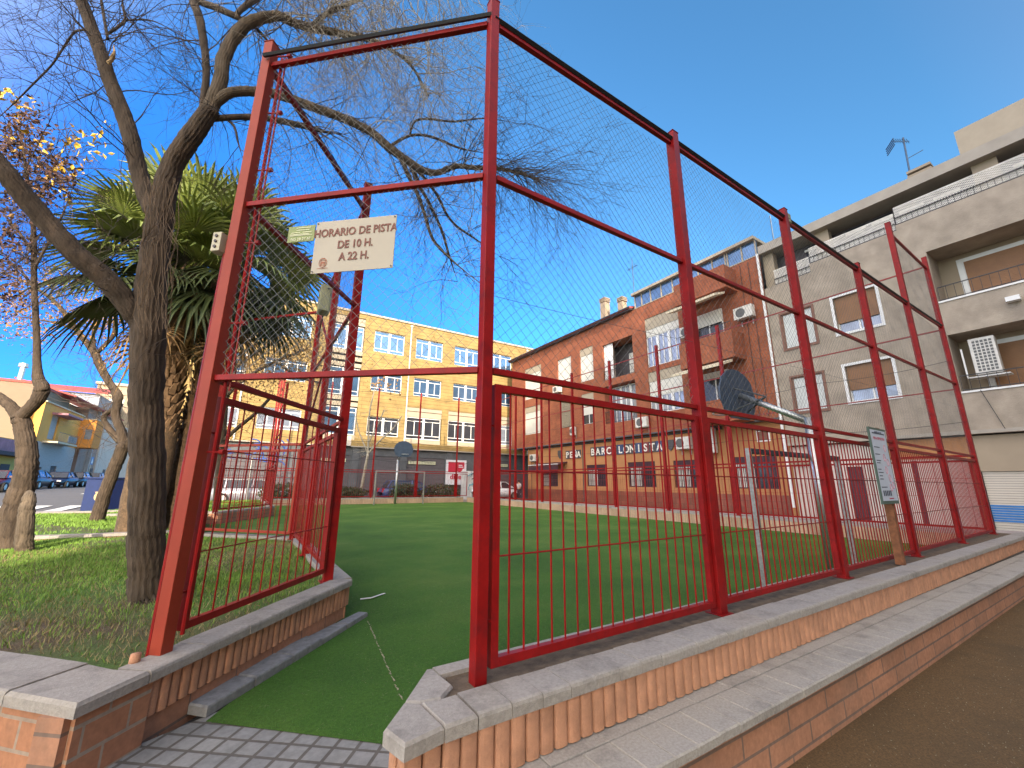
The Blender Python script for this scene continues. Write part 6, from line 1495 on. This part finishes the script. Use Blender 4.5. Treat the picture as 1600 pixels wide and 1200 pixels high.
# ---- fan palms
def palm(base, crown, D, r0, label, seed, nleaf=46, lean=None, hang=7):
    rg = random.Random(seed); bp = PZ(*base, .3); cp = DP(*crown, D)
    e = empty('fan_palm', bp, label, 'palm tree')
    m = MB(); K = 26; pts = []; rr = []
    for i in range(K+1):
        t = i/K; p = bp.lerp(cp, t); pts.append(p+Vector((math.sin(t*3)*.06,0,0))); rr.append(r0*(1.12-.25*t) if t < .35 else r0*(.98+.12*math.sin(t*9)))
    m.tube([pts[0]-Vector((0,0,.1))]+pts, [rr[0]*1.15]+rr, 18, True, .05); m.obj('trunk', 'palm_trunk', e, smooth=True)
    m = MB()      # old leaf bases, stacked in a spiral
    for i in range(330):
        t = .30+.70*i/330; k = t*K; j = min(int(k), K-1); p = pts[j].lerp(pts[j+1], k-j); a = i*2.399; rad = r0*1.0
        o = Vector((math.cos(a), math.sin(a), 0)); u = Vector((-o.y, o.x, 0)); s = rg.uniform(.8,1.25)
        q = p+o*rad*.92; w = .055*s; L = rg.uniform(.10,.2)
        tip = q+o*.07*s+Vector((0,0,L))+u*rg.uniform(-.03,.03)
        m.hexa([q-u*w-Vector((0,0,.05)), q+u*w-Vector((0,0,.05)), q+u*w-o*.04, q-u*w-o*.04, tip-u*w*.5, tip+u*w*.5, tip+u*w*.4-o*.03, tip-u*w*.4-o*.03])
    m.obj('leaf_bases', 'palm_base', e)
    def fan(m, o, d, R_, nseg, rg, droopy=.0, petiole=.7):
        d = d.normalized(); side = d.cross(Vector((0,0,1)))
        side = side.normalized() if side.length > .05 else Vector((1,0,0)); up = side.cross(d).normalized()
        tw = rg.uniform(-.5,.5); side, up = side*math.cos(tw)+up*math.sin(tw), up*math.cos(tw)-side*math.sin(tw)
        hub = o+d*petiole+Vector((0,0,-.12*petiole)); m.tube([o, o+d*petiole*.5, hub], [.018,.014,.010], 4, False)
        for i in range(nseg):
            a = (i/(nseg-1)-.5)*R(235); fd = (d*math.cos(a)+side*math.sin(a)).normalized(); L = R_*(.72+.28*math.cos(a*.6))*rg.uniform(.9,1.06)
            w = L*.035; s2 = fd.cross(up).normalized()*w; fold = up*w*.8
            p1 = hub+fd*L*.45+up*.03; p2 = hub+fd*L*.8-Vector((0,0,droopy*L*.25)); p3 = hub+fd*L-Vector((0,0,(droopy+.12)*L*.55))+fd.cross(up)*rg.uniform(-.02,.02)
            b = len(m.v); m.v += [tuple(hub-s2*.3), tuple(hub+s2*.3), tuple(p1-s2+fold), tuple(p1), tuple(p1+s2+fold), tuple(p2-s2*.6+fold*.4), tuple(p2), tuple(p2+s2*.6+fold*.4), tuple(p3)]
            for f in ((0,3,2),(0,1,3),(1,4,3),(2,3,6,5),(3,4,7,6),(5,6,8),(6,7,8)): m.f.append(tuple(b+x for x in f)); m.mi.append(m.m)
    m = MB(); m2 = MB(); m3 = MB()
    for i in range(nleaf):
        t = i/nleaf; el = R(80)-t*R(125); a = i*2.399+rg.uniform(-.2,.2)
        d = Vector((math.cos(a)*math.cos(el), math.sin(a)*math.cos(el), math.sin(el)))
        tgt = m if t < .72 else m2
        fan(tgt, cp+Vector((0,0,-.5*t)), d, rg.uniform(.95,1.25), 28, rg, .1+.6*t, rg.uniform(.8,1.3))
    for i in range(hang):
        a = i*2.4; d = Vector((math.cos(a)*.45, math.sin(a)*.45, -1)); fan(m3, cp+Vector((math.cos(a)*r0*.8,math.sin(a)*r0*.8,-.6-rg.random()*1.6)), d, rg.uniform(.5,.8), 14, rg, .6, .35)
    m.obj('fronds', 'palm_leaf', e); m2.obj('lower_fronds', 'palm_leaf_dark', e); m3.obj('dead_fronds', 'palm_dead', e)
palm((216,832), (285,392), 8.75, .33, 'stout fan palm rising behind the bare tree trunk', 51)
palm((268,826), (368,400), 9.3, .30, 'second fan palm just right of the stout palm, its crown behind the corner post', 52, 44)
# scattered dry leaves on the lawn
r = random.Random(77); m = MB()
for k in range(160):
    x = r.uniform(-3.5,.8); y = r.uniform(3.2,9.5)
    if not inpoly(x, y, lawnE): continue
    z = lz(x,y)+.02; a = r.uniform(0,6.3); s = r.uniform(.012,.028); u = Vector((math.cos(a),math.sin(a),r.uniform(-.3,.3))); v = Vector((-u.y,u.x,r.uniform(-.3,.3))); p = Vector((x,y,z))
    m.add([p-u*s, p+v*s*.6, p+u*s, p-v*s*.6], [(0,1,2,3)])
tag(m.obj('fallen_leaves', 'leaf_tan'), 'dry leaves scattered on the lawn', 'leaves', kind='stuff')
